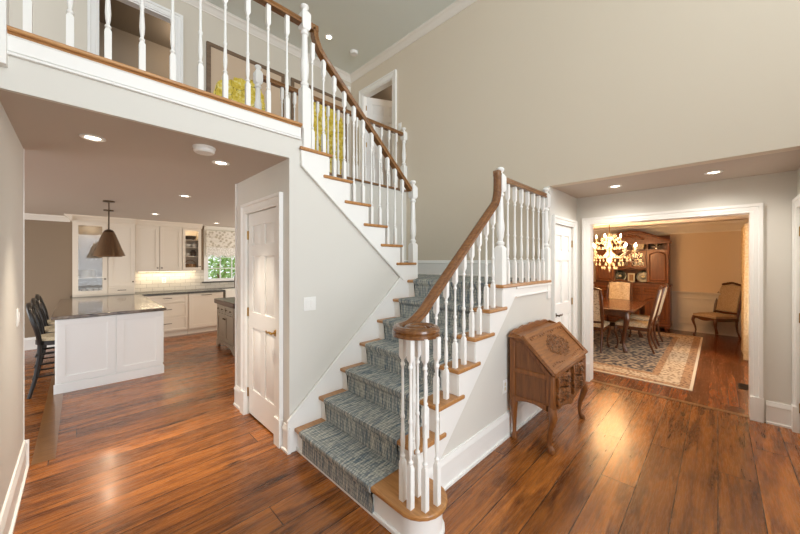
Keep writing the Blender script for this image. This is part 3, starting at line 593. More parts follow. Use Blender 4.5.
# balcony
r4 = thing('balcony_railing', 'level balcony railing across the upper left above the kitchen passage', 'railing', (.5, 2.56, ZF))
MB().sweep([(-.26, 2.56, 3.662), (1.36, 2.56, 3.662)], RP).build('handrail', 'rail', r4)
for x in (-.19, -.036, .12, .278, .436, .596, .754, .912, 1.069, 1.226): add_bal(r4, x, 2.556, 2.751, 3.65-2.751, .20, .17)
newel(r4, 1.388, 2.556, UZ(6), 3.10, 3.60, 3.765)
newel(r4, -.297, 2.515, 2.55, 3.15, 3.60, 3.765, h=.045)
# far side of the stairwell
r5 = thing('hall_railing', 'far railing along the upper hall behind the stairwell', 'railing', (2.6, 3.63, ZF))
MB().sweep([(1.43, 3.63, 3.65), (3.71, 3.63, 3.65)], RP).build('handrail', 'rail', r5)
for i in range(14): add_bal(r5, 1.525+.1565*i, 3.63, 2.748, 3.64-2.748, .2, .15)
newel(r5, 1.405, 3.63, 2.748, 3.15, 3.56, 3.71); newel(r5, 3.735, 3.63, 2.748, 3.15, 3.56, 3.71)

# ------------------------------------------------------------------ fittings: lights, detectors, switches
def downlight(x, y, z, label, power=14, col=(1, .86, .68), r=.068, cone=58):
    t = thing('recessed_light', label, 'ceiling light', (x, y, z), group='recessed ceiling lights')
    MB().lathe([(r-.018, -.001), (r, -.001), (r, -.006), (r-.016, -.009), (r-.026, -.003)], (x, y, z), 24).build('trim_ring', 'white', t)
    MB().lathe([(r-.027, -.0035), (r-.027, -.0005)], (x, y, z), 24).build('lamp', 'down', t)
    l = bpy.data.lights.new('downlight', 'SPOT'); l.energy = power; l.color = col; l.spot_size = math.radians(cone); l.spot_blend = 1.0; l.shadow_soft_size = .06
    o = bpy.data.objects.new('downlight', l); C.objects.link(o); o.parent = t; o.location = (0, 0, -.03); return t
downlight(.067, 3.076, ZC, 'lit recessed light at the left end of the passage ceiling', 135)
downlight(.87, 3.064, ZC, 'lit recessed light beside the passage smoke detector', 135)
downlight(.975, 4.934, ZC, 'lit recessed light in the kitchen ceiling beyond the passage detector', 60)
downlight(.961, 7.173, ZC, 'small lit recessed light above the upper cabinets', 26)
downlight(2.15, 7.9, ZC, 'recessed light nearest the kitchen window shade', 22)
downlight(4.302, .83, ZC, 'lit recessed soffit light left of the pair before the dining room', 32, (1, .95, .87), cone=165)
downlight(4.302, .03, ZC, 'lit recessed soffit light right of the pair before the dining room', 32, (1, .95, .87), cone=165)
downlight(2.837, 4.438, ZU, 'lit recessed light in the high sage ceiling', 40)
def detector(x, y, z, label, r=.07):
    t = thing('smoke_detector', label, 'smoke detector', (x, y, z)); 
    MB().lathe([(r, 0), (r, -.012), (r*.93, -.016), (r*.92, -.034), (r*.80, -.044), (r*.3, -.046)], (x, y, z), 28).build('housing', 'white', t)
    MB().lathe([(.012, -.046), (.010, -.049)], (x+r*.4, y, z), 10).build('test_button', 'white', t)
detector(.665, 2.745, ZC, 'white round smoke detector on the passage ceiling', .075)
detector(3.344, 4.449, ZU, 'white round smoke detector on the high ceiling near the corner')
detector(1.97, 4.477, ZU, 'white round detector on the high ceiling behind the balcony handrail')
def plate(name, label, cat, c, ax, out, w=.075, h=.118, kind='switch'):
    t = thing(name, label, cat, c); x, y, z = c
    def bx(a0, a1, z0, z1, o0, o1):
        if ax == 'x': return MB().box(min(x+out*o0, x+out*o1), y+a0, z+z0, max(x+out*o0, x+out*o1), y+a1, z+z1)
        return MB().box(x+a0, min(y+out*o0, y+out*o1), z+z0, x+a1, max(y+out*o0, y+out*o1), z+z1)
    bx(-w/2, w/2, -h/2, h/2, 0, .006).build('wall_plate', 'white', t, .002)
    n = 2 if w > .1 else 1
    for i in range(n):
        q = (i-(n-1)/2)*.046
        if kind == 'switch': bx(q-.016, q+.016, -.033, .033, .006, .011).build('rocker', 'white', t, .002)
        else:
            for s in (-.02, .02): bx(q-.014, q+.014, s-.014, s+.014, .006, .008).build('socket', 'cream', t, .001)
plate('light_switch', 'white double light switch on the wall beside the lower stairs', 'light switch', (1.415, YS, 1.215), 'y', -1, .118)
plate('light_switch', 'white light switch on the left wall edge', 'light switch', (-.30, 3.40, 1.2), 'x', 1)
plate('light_switch', 'white light switch on the tall wall right of the upper doorway', 'light switch', (XB, 3.765, 3.84), 'x', -1)
plate('wall_outlet', 'white outlet low on the wall behind the carved desk', 'outlet', (2.70, YL, .46), 'y', -1, kind='outlet')
t = thing('motion_sensor', 'small white sensor box high in the upper hall corner', 'sensor', (3.70, YP, 4.92))
MB().box(3.665, YP-.045, 4.87, 3.735, YP, 4.99).build('housing', 'white', t, .008); MB().lathe([(.018, 0), (.016, -.008), (.004, -.012)], (3.70, YP-.044, 4.91), 12, Matrix.Rotation(-PI/2, 3, 'X')).build('lens', 'cream', t)
# floor register
t = thing('floor_register', 'dark metal floor register beside the dining opening', 'floor vent', (5.93, -.24, 0))
MB().box(5.80, -.30, 0, 6.06, -.18, .006).build('frame', 'vent', t, .002)
for i in range(9): MB().box(5.82+i*.026, -.285, .006, 5.83+i*.026, -.195, .009).build('slat', 'vent', t)

# ------------------------------------------------------------------ framed paintings in the upper hall
def painting(x0, x1, z0, z1, label, seed, ell):
    t = thing('framed_painting', label, 'painting', ((x0+x1)/2, YP, z0), group='yellow paintings in the upper hall'); f = .055
    mb = MB().box(x0, YP-.035, z0, x1, YP-.002, z0+f).box(x0, YP-.035, z1-f, x1, YP-.002, z1).box(x0, YP-.035, z0+f, x0+f, YP-.002, z1-f).box(x1-f, YP-.035, z0+f, x1, YP-.002, z1-f)
    mb.build('frame', 'frame', t, .006); MB().box(x0+f, YP-.022, z0+f, x1-f, YP-.004, z1-f).build('canvas', artmat('yellow_painting', seed, *ell), t)
painting(1.262, 2.405, 3.17, 4.69, 'large framed painting of yellow foliage, left of the two in the hall', 0.0, (-.07, .58, .42, .58))
painting(2.52, 3.65, 3.17, 4.69, 'large framed painting of yellow foliage, nearer the hall corner', 3.3, (.09, .62, .46, .70))

# ------------------------------------------------------------------ carved slant-front desk
def cabriole(mb, x, y, h, dx, dy, r=.03, foot=.022, knee=.04, n=9):
    # S-curved leg from the frame corner (x, y, h) to the floor; the knee swings out along (dx, dy)
    prof = [(1.0, 0, r), (.9, .55, r*1.12), (.78, .8, r*1.05), (.62, .45, r*.82), (.45, -.05, r*.66), (.28, -.25, r*.55), (.14, -.1, r*.55), (.06, .3, foot*1.15), (.0, .45, foot)]
    mb.tube([(x+dx*knee*o, y+dy*knee*o, h*z) for z, o, _ in prof], [q for _, _, q in prof], 10); return mb
dk = thing('writing_desk', 'carved oak slant front desk on curved legs against the wall under the landing', 'desk', (3.16, 1.13, 0))
DX0, DX1, DY0, DY1 = 2.725, 3.605, .955, 1.325
zb, zl, ztop, yl = .365, .665, .925, 1.215     # body underside, lid foot, shelf, lid head
mb = MB().prism([(DY1, zb), (DY1, ztop-.015), (yl, ztop-.015), (DY0+.02, zl-.02), (DY0+.02, zb)], 'x', DX0+.012, DX1-.012); mb.build('carcass', 'desk', dk, .003)
for x0, x1 in ((DX0, DX0+.03), (DX1-.03, DX1)):        # framed sides
    mb = MB(); 
    mb.box(x0, DY1-.05, zb-.02, x1, DY1, ztop-.012); mb.box(x0, DY0+.005, zb-.02, x1, DY0+.055, zl-.02)
    mb.box(x0, DY0+.05, zl-.062, x1, DY1-.045, zl-.022)
    mb.prism([(DY0+.02, zb+.03), (DY1-.02, zb+.03), (DY1-.02, zb-.02)]+[(DY1-.05-.265*i/8, zb-.025+.03*math.sin(PI*i/8)) for i in range(9)]+[(DY0+.02, zb-.02)], 'x', x0, x1)
    mb.prism([(DY1-.03, ztop-.045), (DY1-.03, ztop-.012), (yl, ztop-.012), (DY0+.0, zl-.03), (DY0+.05, zl-.03), (yl+.0, ztop-.045)], 'x', x0, x1)
    mb.build('side_frame', 'deskv', dk, .004)
MB().prism([(DY1-.04, zb), (DY1-.04, ztop-.03), (yl, ztop-.03), (DY0+.03, zl-.03), (DY0+.03, zb)], 'x', DX0+.010, DX1-.010).build('side_panel', 'deskp', dk)
MB().box(DX0-.015, yl-.01, ztop-.02, DX1+.015, DY1+.01, ztop).build('top_shelf', 'desk', dk, .006)
# lid, sloping; its rails, moulding and carved field
ln = math.hypot(yl-DY0, ztop-zl); sl = Vector((0, (yl-DY0)/ln, (ztop-zl)/ln)); nn = Vector((0, -sl.z, sl.y)); o0 = Vector((0, DY0-.012, zl-.012))
def lidpt(x, s_, h): p = o0+sl*s_+nn*h; return (x, p.y, p.z)
def lidbox(mb, x0, x1, s0, s1, h0, h1):
    v = [mb.bm.verts.new(lidpt(x, s_, h)) for x in (x0, x1) for s_ in (s0, s1) for h in (h0, h1)]
    for f in ((0, 1, 3, 2), (4, 6, 7, 5), (0, 4, 5, 1), (2, 3, 7, 6), (0, 2, 6, 4), (1, 5, 7, 3)): mb.bm.faces.new([v[i] for i in f])
LL = ln+.02; lx0, lx1 = DX0-.02, DX1+.02
lid = lidbox; mb = MB(); lidbox(mb, lx0, lx1, 0, LL, -.004, .014); LIDO = mb.build('lid', 'desk', dk, .004)
mb = MB(); lidbox(mb, lx0, lx0+.055, 0, LL, .012, .028); lidbox(mb, lx1-.055, lx1, 0, LL, .012, .028); lidbox(mb, lx0+.05, lx1-.05, 0, .035, .012, .024); lidbox(mb, lx0+.05, lx1-.05, LL-.045, LL, .012, .024)
mb.build('lid_frame', 'desk', LIDO, .006)
mb = MB(); xm = (lx0+lx1)/2
for i in range(26):      # leafy relief in the middle of the lid
    for j in range(11):
        u, v = (i-12.5)/13, (j-5)/5.5
        if abs(u)**1.2+abs(v)**1.6 > 1: continue
        p = lidpt(xm+.02+u*.235+random.uniform(-.006, .006), LL*.5+v*.115, .013); a = random.uniform(0, PI); q = random.uniform(.008, .014)
        mb.lathe([(q, 0), (q*.8, .006), (.001, .009)], p, 6, Matrix.Rotation(math.atan2(nn.y, nn.z)*-1, 3, 'X') @ Matrix.Rotation(a, 3, 'Z') @ Matrix.Diagonal((1.5, .7, 1)))
mb.build('carved_relief', 'deskc', LIDO)
for i in range(15):
    mb = MB(); u = (i-7)/7; p = lidpt(xm+u*.36, LL*.87-.02*math.cos(u*PI)*0+.012*math.cos(u*3*PI), .013); mb.lathe([(.016, 0), (.011, .006), (.001, .010)], p, 7, Matrix.Rotation(-math.atan2(nn.y, nn.z), 3, 'X')); mb.build('carved_rosette', 'deskc', LIDO)
for s_ in (-1, 1):
    for i in range(6): mb = MB(); mb.lathe([(.011, 0), (.007, .005), (.001, .007)], lidpt(xm+s_*(.36-.05*i), LL*(.16+.02*math.sin(i)), .013), 6, Matrix.Rotation(-math.atan2(nn.y, nn.z), 3, 'X')); mb.build('carved_rosette', 'deskc', LIDO)
# scalloped gallery
def scallop(n, a0, a1, h0, h1):
    pts = [(a0, 0)]
    for i in range(n*8+1):
        u = i/(n*8); e = math.sin(PI*u)**.6; pts.append((a0+(a1-a0)*u, h0+(h1-h0)*e*.65+.35*(h1-h0)*abs(math.sin(n*PI*u))))
    return pts+[(a1, 0)]
MB().prism([(x, ztop-.002+z) for x, z in scallop(5, DX0, DX1, .012, .058)], 'y', DY1-.018, DY1+.004).build('gallery', 'desk', dk, .003)
for x in (DX0, DX1-.015): MB().prism([(yl+.01, ztop-.002), (yl+.015, ztop+.008), (yl+.06, ztop+.02), (DY1-.02, ztop+.026), (DY1-.018, ztop-.002)], 'x', x, x+.015).build('gallery_end', 'desk', dk, .003)
# serpentine drawers: two columns, two rows, carved
def bow(u): return .020*math.cos(u*2*PI*1.5)+.012
for (x0, x1) in ((DX0+.05, xm-.008), (xm+.008, DX1-.05)):
    for z0, z1 in ((zb+.005, zb+.125), (zb+.14, zl-.045)):
        mb = MB(); n = 14; rows = []
        for i in range(n+1):
            u = i/n; x = x0+(x1-x0)*u; f = DY0-.004-bow(u)*.7; wv = .010*math.sin(u*2*PI)
            rows.append([mb.bm.verts.new(p) for p in ((x, DY0+.03, z0+wv), (x, f, z0+wv), (x, f-.006, z0+.02+wv), (x, f-.006, z1-.02+wv), (x, f, z1+wv), (x, DY0+.03, z1+wv))])
        for A, B in zip(rows, rows[1:]):
            for i in range(6): mb.bm.faces.new((A[i], A[(i+1) % 6], B[(i+1) % 6], B[i]))
        mb.bm.faces.new(rows[0]); mb.bm.faces.new(rows[-1][::-1]); d = mb.build('drawer', 'deskd', dk, .003)
        m2 = MB()
        for i in range(10):
            for j in range(4):
                u = .12+.76*i/9; x = x0+(x1-x0)*u; f = DY0-.010-bow(u)*.7; zz = z0+.03+(z1-z0-.06)*j/3+.010*math.sin(u*2*PI)+random.uniform(-.006, .006)
                m2.lathe([(random.uniform(.009, .014), 0), (.007, .006), (.001, .009)], (x, f, zz), 6, Matrix.Rotation(PI/2, 3, 'X') @ Matrix.Diagonal((1.4, .8, 1)))
        m2.build('carved_relief', 'deskd', d)
        m3 = MB(); m3.tube([((x0+x1)/2-.03, DY0-.03, (z0+z1)/2+.008), ((x0+x1)/2, DY0-.044, (z0+z1)/2-.012), ((x0+x1)/2+.03, DY0-.03, (z0+z1)/2+.008)], .0035); m3.build('pull', 'bronze', d)
MB().box(DX0+.03, DY0-.018, zl-.04, DX1-.03, DY0+.05, zl-.012).build('lid_rail', 'desk', dk, .006)
for x in (DX0+.025, DX1-.025): MB().box(x-.028, DY0-.012, zb-.03, x+.028, DY0+.03, zl-.025).build('corner_post', 'deskv', dk, .008)
ap = [(DX0+.05, zb+.01)]+[(DX0+.05+(DX1-DX0-.1)*i/40, zb-.012-.055*math.exp(-((i-20)/7)**2)-.012*abs(math.sin(i/40*5*PI))) for i in range(41)]+[(DX1-.05, zb+.01)]
MB().prism(ap, 'y', DY0-.012, DY0+.012).build('apron', 'deskc', dk, .003)
for x, dx in ((DX0+.03, -1), (DX1-.03, 1)):
    for y, dy in ((DY0+.03, -1), (DY1-.03, .0)):
        mb = MB(); cabriole(mb, x, y, zb+.02, dx*(.55 if dy else .2), dy, .031, .024, .04); mb.build('leg', 'deskv', dk)

# ------------------------------------------------------------------ dining room
rx0, rx1, ry0, ry1 = 5.27, 9.15, .22, 2.95
struct_rug = MB().box(rx0, ry0, .0, rx1, ry1, .012).build('area_rug', rugmat('oriental_rug', rx0, rx1, ry0, ry1), None, .004, None, 'oriental rug with dark blue field and beige border under the dining table', 'rug')
tb = thing('dining_table', 'dark cherry dining table with curved legs standing on the rug', 'table', (7.4, 1.57, .012))
tx0, tx1, ty0, ty1 = 6.5, 8.35, 1.0, 2.12; zt = .765
pl = []
for cx, cy, a0 in ((tx1-.08, ty1-.08, 0), (tx0+.08, ty1-.08, 90), (tx0+.08, ty0+.08, 180), (tx1-.08, ty0+.08, 270)):
    for i in range(6): a = math.radians(a0+18*i); pl.append((cx+.08*math.cos(a), cy+.08*math.sin(a)))
MB().prism(pl, 'z', zt-.028, zt).build('table_top', 'cherry', tb, .008)
mb = MB().box(tx0+.12, ty0+.10, zt-.13, tx1-.12, ty0+.13, zt-.028).box(tx0+.12, ty1-.13, zt-.13, tx1-.12, ty1-.10, zt-.028).box(tx0+.10, ty0+.12, zt-.13, tx0+.13, ty1-.12, zt-.028).box(tx1-.13, ty0+.12, zt-.13, tx1-.10, ty1-.12, zt-.028)
mb.build('apron', 'cherry', tb, .006)
for x, dx in ((tx0+.16, -1), (tx1-.16, 1)):
    for y, dy in ((ty0+.15, -1), (ty1-.15, 1)):
        mb = MB(); cabriole(mb, x, y, zt-.05-.0, dx*.7, dy*.7, .045, .034, .075); mb.xf(Matrix.Translation((0, 0, .017))); mb.build('leg', 'cherryz', tb)
def dining_chair(fab, label, back=None):
    # faces +x, origin on the floor under the seat's middle
    t = thing('dining_chair', label, 'chair', (0, 0, 0)); SH = .47
    MB().rbox(-.22, -.235, SH-.06, .25, .235, SH+.035, .035).build('seat', fab, t)
    mb = MB().box(-.235, -.245, SH-.105, .255, -.225, SH-.045).box(-.235, .225, SH-.105, .255, .245, SH-.045)
    mb.prism([(-.245, SH-.045), (.245, SH-.045), (.245, SH-.10)]+[(.2-.4*i/12, SH-.105-.018*math.cos(PI*(i-6)/6)) for i in range(13)]+[(-.245, SH-.10)], 'x', .237, .262)
    mb.box(-.24, -.245, SH-.105, -.22, .245, SH-.045); mb.build('seat_rail', 'cherry', t, .004)
    for y, d in ((-.215, -1), (.215, 1)):
        mb = MB(); cabriole(mb, .225, y, SH-.05, .8, d*.5, .026, .020, .05); mb.build('leg', 'cherryz', t)
        mb = MB(); mb.tube([(-.225, y, SH-.05), (-.225, y, SH-.2), (-.245, y, .15), (-.30, y*1.02, 0)], [.024, .021, .018, .017], 8); mb.build('leg', 'cherryz', t)
    def bp(s_, u): return (-.225-.13*s_-.02*s_*s_, u, SH-.05+.70*s_)
    mb = MB(); lp = []
    for i in range(9): s_ = i/8; lp.append(bp(s_*.95, -.225-.012*math.sin(PI*s_)))
    top = [bp(.95+.05*math.sin(PI*i/12)+.025*math.exp(-((i-6)/1.6)**2), -.225+.45*i/12) for i in range(1, 12)]
    full = lp+top+[(x, -y, z) for x, y, z in lp[::-1]]
    prof = [(-.020, -.014), (.020, -.014), (.02, .010), (.0, .018), (-.02, .010)]
    mb.tube(full, .023, 8); mb.tube([bp(.14, -.215), bp(.125, 0), bp(.14, .215)], .02, 8); mb.build('back_frame', 'cherryz', t)
    mb = MB()
    for q in range(-4, 5): mb.ball(bp(1.012+.02*math.exp(-(q/1.8)**2), q*.022), .017, 7)
    mb.build('crest', 'cherry', t)
    mb = MB(); n = 8; rows = []
    for sgn in (1, -1):
        rows.append([[mb.bm.verts.new(Vector(bp(.17+.76*i/n+(.03*math.cos((j-4)/4*PI/2) if i == n else 0), -.20+.40*j/n))+Vector((sgn*(.012+.018*(1-max(abs(i-4)/4, abs(j-4)/4)**3)), 0, 0))) for j in range(n+1)] for i in range(n+1)])
    for g in rows:
        for i in range(n):
            for j in range(n): mb.bm.faces.new((g[i][j], g[i+1][j], g[i+1][j+1], g[i][j+1]))
    a, b = rows
    for i in range(n):
        for e in (0, n): mb.bm.faces.new((a[i][e], a[i+1][e], b[i+1][e], b[i][e])); mb.bm.faces.new((a[e][i], a[e][i+1], b[e][i+1], b[e][i]))
    mb.build('back_pad', back or fab, t); return t
ch = dining_chair('fab_cream', 'pattern backed dining chair at the near end of the table', 'fab_pat'); ch.location = (6.60, 1.64, .016)
c2 = dining_chair('fab_cream', 'cream backed dining chair at the far end of the table before the hutch'); c2.location = (8.62, 1.64, .016); c2.rotation_euler = (0, 0, PI)
c3 = dup(c2, (7.10, 1.075, .016), PI/2+.03, 'cream dining chair seen side on at the table side, nearer of the two'); c3['group'] = 'side chairs along the dining table'
c4 = dup(c2, (7.84, 1.07, .016), PI/2-.02, 'cream dining chair seen side on at the table side, farther of the two'); c4['group'] = 'side chairs along the dining table'
c5 = dining_chair('fab_tan', 'tan upholstered chair standing alone against the wainscot beside the curtain'); c5.location = (9.42, .04, 0); c5.rotation_euler = (0, 0, math.radians(138)); 
# hutch
hu = thing('china_hutch', 'carved oak china hutch with arched top against the dining far wall', 'hutch', (9.56, 1.5, 0))
HY0, HY1, HX = .765, 2.245, 9.38; HM = (HY0+HY1)/2; BX = 9.745
mb = MB().box(HX-.05, HY0, .13, BX, HY1, 1.02).box(HX-.07, HY0-.02, 1.02, BX, HY1+.02, 1.06).box(HX-.065, HY0-.012, .10, BX, HY1+.012, .15); mb.build('base_cabinet', 'hutch', hu, .006)
for y in (HY0+.06, HY1-.06):
    for x in (HX-.02, BX-.06): MB().tube([(x, y, .12), (x-.01, y, .08), (x+.005, y, .03), (x-.01, y, 0)], [.04, .045, .028, .03], 8).build('foot', 'hutch', hu)
def hpanel(y0, y1, z0, z1, x, arch=0, name='door', mat='hdoor'):
    mb = MB(); n = 8
    def pts(i_): return [(y0+i_, z0+i_), (y1-i_, z0+i_)]+[(y1-i_-(y1-y0-2*i_)*k_/n, z1-i_-arch+arch*math.sin(PI*k_/n)) for k_ in range(n+1)]
    mb.prism([(y0, z0), (y1, z0), (y1, z1), (y0, z1)], 'x', x-.016, x); d = mb.build(name, mat, hu, .003)
    o_, i_ = pts(.035), pts(.06); m2 = MB()
    A = [m2.bm.verts.new((x-.016, *p)) for p in o_]; B = [m2.bm.verts.new((x-.03, *p)) for p in pts(.047)]; D = [m2.bm.verts.new((x-.016, *p)) for p in i_]; L = len(A)
    for P0, P1 in ((A, B), (B, D)):
        for q in range(L): m2.bm.faces.new((P0[q], P0[(q+1) % L], P1[(q+1) % L], P1[q]))
    m2.prism(pts(.085), 'x', x-.026, x-.014); m2.build('raised_moulding', 'hutch', d)
    MB().ball((x-.024, y1-.018 if y0 < HM else y0+.018, (z0+z1)/2), .011, 8).build('knob', 'bronze', d); return d
wd3 = (HY1-HY0-.08)/3
for i in range(3):
    a = HY0+.03+i*(wd3+.01)
    hpanel(a, a+wd3, .19, .80, HX-.05, .07); hpanel(a, a+wd3, .83, 1.0, HX-.05, 0, 'drawer')
# upper part: sides, back, shelves, doors, arched crown
mb = MB().box(BX-.02, HY0+.03, 1.06, BX, HY1-.03, 2.2)
for y in (HY0+.02, HY0+.40, HY1-.42, HY1-.04): mb.box(HX, y, 1.06, BX-.02, y+.02, 2.08)
for z in (1.06, 1.41, 1.85): mb.box(HX+.005, HY0+.03, z, BX-.02, HY1-.03, z+.025)
mb.box(HX+.02, HY0+.42, 1.62, BX-.02, HY1-.42, 1.635); mb.build('upper_cabinet', 'hutch', hu, .003)
hpanel(HY0+.025, HY0+.405, 1.10, 1.85, HX, .06); hpanel(HY1-.405, HY1-.025, 1.10, 1.85, HX, .06)
# centre glazed door pair
for a, b_ in ((HY0+.43, HM-.004), (HM+.004, HY1-.43)):
    mb = MB(); z0, z1 = 1.445, 1.845; f = .035
    mb.box(HX-.012, a, z0, HX+.006, a+f, z1).box(HX-.012, b_-f, z0, HX+.006, b_, z1).box(HX-.012, a+f, z0, HX+.006, b_-f, z0+f)
    mb.prism([(a+f, z1), (b_-f, z1)]+[(b_-f-(b_-a-2*f)*i/8, z1-.075+.045*math.sin(PI*i/8)) for i in range(9)], 'x', HX-.012, HX+.006)
    d = mb.build('glazed_door', 'hdoor', hu, .003); MB().box(HX-.004, a+f-.004, z0+f-.004, HX, b_-f+.004, z1-.03).build('pane', 'glass', d)
arc = [(HY0-.005, 2.0), (HY1+.005, 2.0)]+[(HY1+.005-(HY1-HY0+.01)*i/24, 2.07+.235*math.sin(PI*i/24)**1.5) for i in range(25)]
inn = [(HY0+.12, 1.875), (HY1-.12, 1.875)]
# pediment board with two openings left and right of the carved centre
mb = MB(); mb.prism(arc, 'x', HX-.01, BX-.05); 
mb.build('pediment', 'hutch', hu, .004)
MB().sweep([(HX-.02, y, z+.006) for y, z in arc[2:]], [(-.03, -.03), (.02, -.03), (.03, 0), (.02, .022), (-.03, .022)], side0=(-1, 0, 0)).build('crown_moulding', 'hutch', hu, .003)
mb = MB()
for i in range(26):
    u = (i-12.5)/12.5; mb.ball((HX-.014, HM+u*.26, 2.13+.07*math.cos(u*PI/2)+random.uniform(-.02, .02)), random.uniform(.018, .03), 7)
mb.build('pediment_carving', 'hutchc', hu)
mb = MB()
for i in range(16):
    u = i/15; mb.ball((HX-.003, HY0+.45+u*(HY1-HY0-.90), 1.40+.012*math.cos(u*6*PI)), .016, 6)
mb.build('valance', 'hutchc', hu)
mb = MB().box(HX, HY0+.03, 1.875, HX+.02, HY0+.06, 2.02).box(HX, HY1-.06, 1.875, HX+.02, HY1-.03, 2.02); mb.build('pilaster', 'hutch', hu, .003)
def vessel(name, label, cat, c, prof, mat, seg=18, group=None):
    t = MB().lathe(prof, c, seg).build(name, mat, None, 0, None, label, cat, group, origin=c); return t
zsh = 1.8755; xs = HX+.12
t = MB().prism([(-.10, 0), (.10, 0), (.13, .13), (-.13, .13)], 'x', -.06, .06).xf(Matrix.Translation((xs, 1.36, zsh))).build('planter', 'fab_cream', None, .012, None, 'white flared planter on the upper shelf of the hutch', 'planter', origin=(xs, 1.36, zsh))
t = thing('trophy_bowl', 'silver footed bowl on the upper shelf of the hutch', 'bowl', (xs, 1.02, zsh))
MB().lathe([(.045, 0), (.045, .012), (.014, .022), (.012, .055), (.03, .068), (.065, .09), (.075, .125), (.07, .128), (.055, .095), (.01, .08)], (xs, 1.02, zsh), 18).build('bowl', 'silver', t)
for s_ in (-1, 1): MB().tube([(xs, 1.02+s_*.07, zsh+.12), (xs, 1.02+s_*.10, zsh+.11), (xs, 1.02+s_*.09, zsh+.08), (xs, 1.02+s_*.062, zsh+.085)], .006, 6).build('handle', 'silver', t)
RY = Matrix.Rotation(-PI/2+.2, 3, 'Y')
for y, lab, m in ((1.73, 'dark green plate leaning in the hutch niche, left of the cream card', 'grn'), (1.27, 'dark green plate leaning in the hutch niche, right of the cream card', 'grn')):
    t = thing('display_plate', lab, 'plate', (HX+.16, y, 1.086), group='plates in the hutch niche')
    MB().lathe([(.07, 0), (.075, .006), (.135, .014), (.138, .018), (.13, .02), (.07, .012), (.002, .010)], (HX+.16, y, 1.225), 26, RY).build('plate', m, t)
    MB().lathe([(.03, .0125), (.026, .016), (.01, .017)], (HX+.157, y, 1.225), 18, RY).build('plate_centre', 'book', t); MB().tube([(HX+.19, y-.05, 1.086), (HX+.15, y-.05, 1.10), (HX+.13, y-.05, 1.115)], .005, 6).tube([(HX+.19, y+.05, 1.086), (HX+.15, y+.05, 1.10), (HX+.13, y+.05, 1.115)], .005, 6).build('stand', 'bronze', t)
t = thing('framed_card', 'cream framed card standing between the two plates in the hutch niche', 'picture', (HX+.15, 1.5, 1.086)); MB().box(HX+.13, 1.43, 1.086, HX+.15, 1.57, 1.30).build('frame', 'book', t, .004); MB().box(HX+.128, 1.46, 1.12, HX+.1305, 1.54, 1.27).build('picture', 'wicker', t)
def goblet(x, y, z, label, k_=1.0):
    t = MB().lathe([(.028*k_, 0), (.028*k_, .003), (.004, .008), (.004, .06*k_), (.02*k_, .075*k_), (.032*k_, .10*k_), (.028*k_, .14*k_), (.027*k_, .14*k_), (.03*k_, .10*k_), (.004, .075*k_)], (x, y, z), 12).build('goblet', 'crystal', None, 0, None, label, 'glass', 'goblets behind the hutch glass', origin=(x, y, z)); return t
for i, y in enumerate((1.26, 1.34, 1.42, 1.60, 1.68, 1.76)): goblet(HX+.14, y, 1.436, 'stemmed glass behind the glazed hutch doors')
# chandelier over the table
CX_, CY_ = 7.3, 1.50
cl = thing('chandelier', 'glowing crystal chandelier of candle lights hanging over the dining table', 'chandelier', (CX_, CY_, ZC))
MB().lathe([(.07, ZC), (.07, ZC-.015), (.045, ZC-.03), (.012, ZC-.04)], (CX_, CY_, 0), 20).build('canopy', 'brass', cl)
MB().tube([(CX_, CY_, ZC-.03), (CX_, CY_, 2.12)], .007, 8).build('chain', 'brass', cl)
MB().lathe([(.008, 2.14), (.05, 2.10), (.10, 2.06), (.03, 2.02), (.028, 1.96), (.055, 1.92), (.035, 1.87), (.03, 1.80), (.06, 1.75), (.11, 1.70), (.11, 1.68), (.045, 1.65), (.05, 1.59), (.02, 1.55), (.015, 1.50)], (CX_, CY_, 0), 18).build('stem', 'crystal', cl)
def tier(n, R0, zb_, rise, off):
    for i in range(n):
        a = 2*PI*i/n+off; ca, sa = math.cos(a), math.sin(a); P_ = lambda r, z: (CX_+r*ca, CY_+r*sa, z)
        arm = MB().tube([P_(.04, zb_), P_(R0*.35, zb_-.07), P_(R0*.7, zb_-.075), P_(R0*.95, zb_-.02), P_(R0, zb_+rise)], .008, 6).build('arm', 'crystal', cl)
        MB().lathe([(.012, zb_+rise-.01), (.05, zb_+rise+.004), (.052, zb_+rise+.01), (.012, zb_+rise+.012)], P_(R0, 0), 12).build('drip_pan', 'crystal', arm)
        MB().lathe([(.012, zb_+rise+.01), (.012, zb_+rise+.085)], P_(R0, 0), 8).build('candle', 'cream', arm)
        MB().lathe([(.006, zb_+rise+.083), (.015, zb_+rise+.10), (.012, zb_+rise+.125), (.002, zb_+rise+.155)], P_(R0, 0), 8).build('bulb', 'bulb', arm)
tier(10, .43, 1.73, .05, .2); tier(5, .22, 1.90, .06, .5)
drop0 = None; cr = []
for n, R0, z in ((22, .43, 1.69), (16, .34, 1.62), (12, .23, 1.54), (8, .12, 1.47), (14, .23, 1.86), (10, .14, 2.03), (8, .10, 2.10)):
    for i in range(n): a = 2*PI*i/n+R0*9; cr.append((CX_+R0*math.cos(a), CY_+R0*math.sin(a), z))
cr += [(CX_, CY_, 1.41)]
for q in cr:
    if drop0 is None:
        drop0 = MB().lathe([(.002, .03), (.008, .024), (.004, .018), (.017, -.01), (.012, -.03), (.001, -.042)], q, 6).build('crystal_drop', 'crystal', cl); base_q = q
    else:
        o = drop0.copy(); C.objects.link(o); o.parent = cl; o.location = Vector(q)-Vector(base_q)
mb = MB()
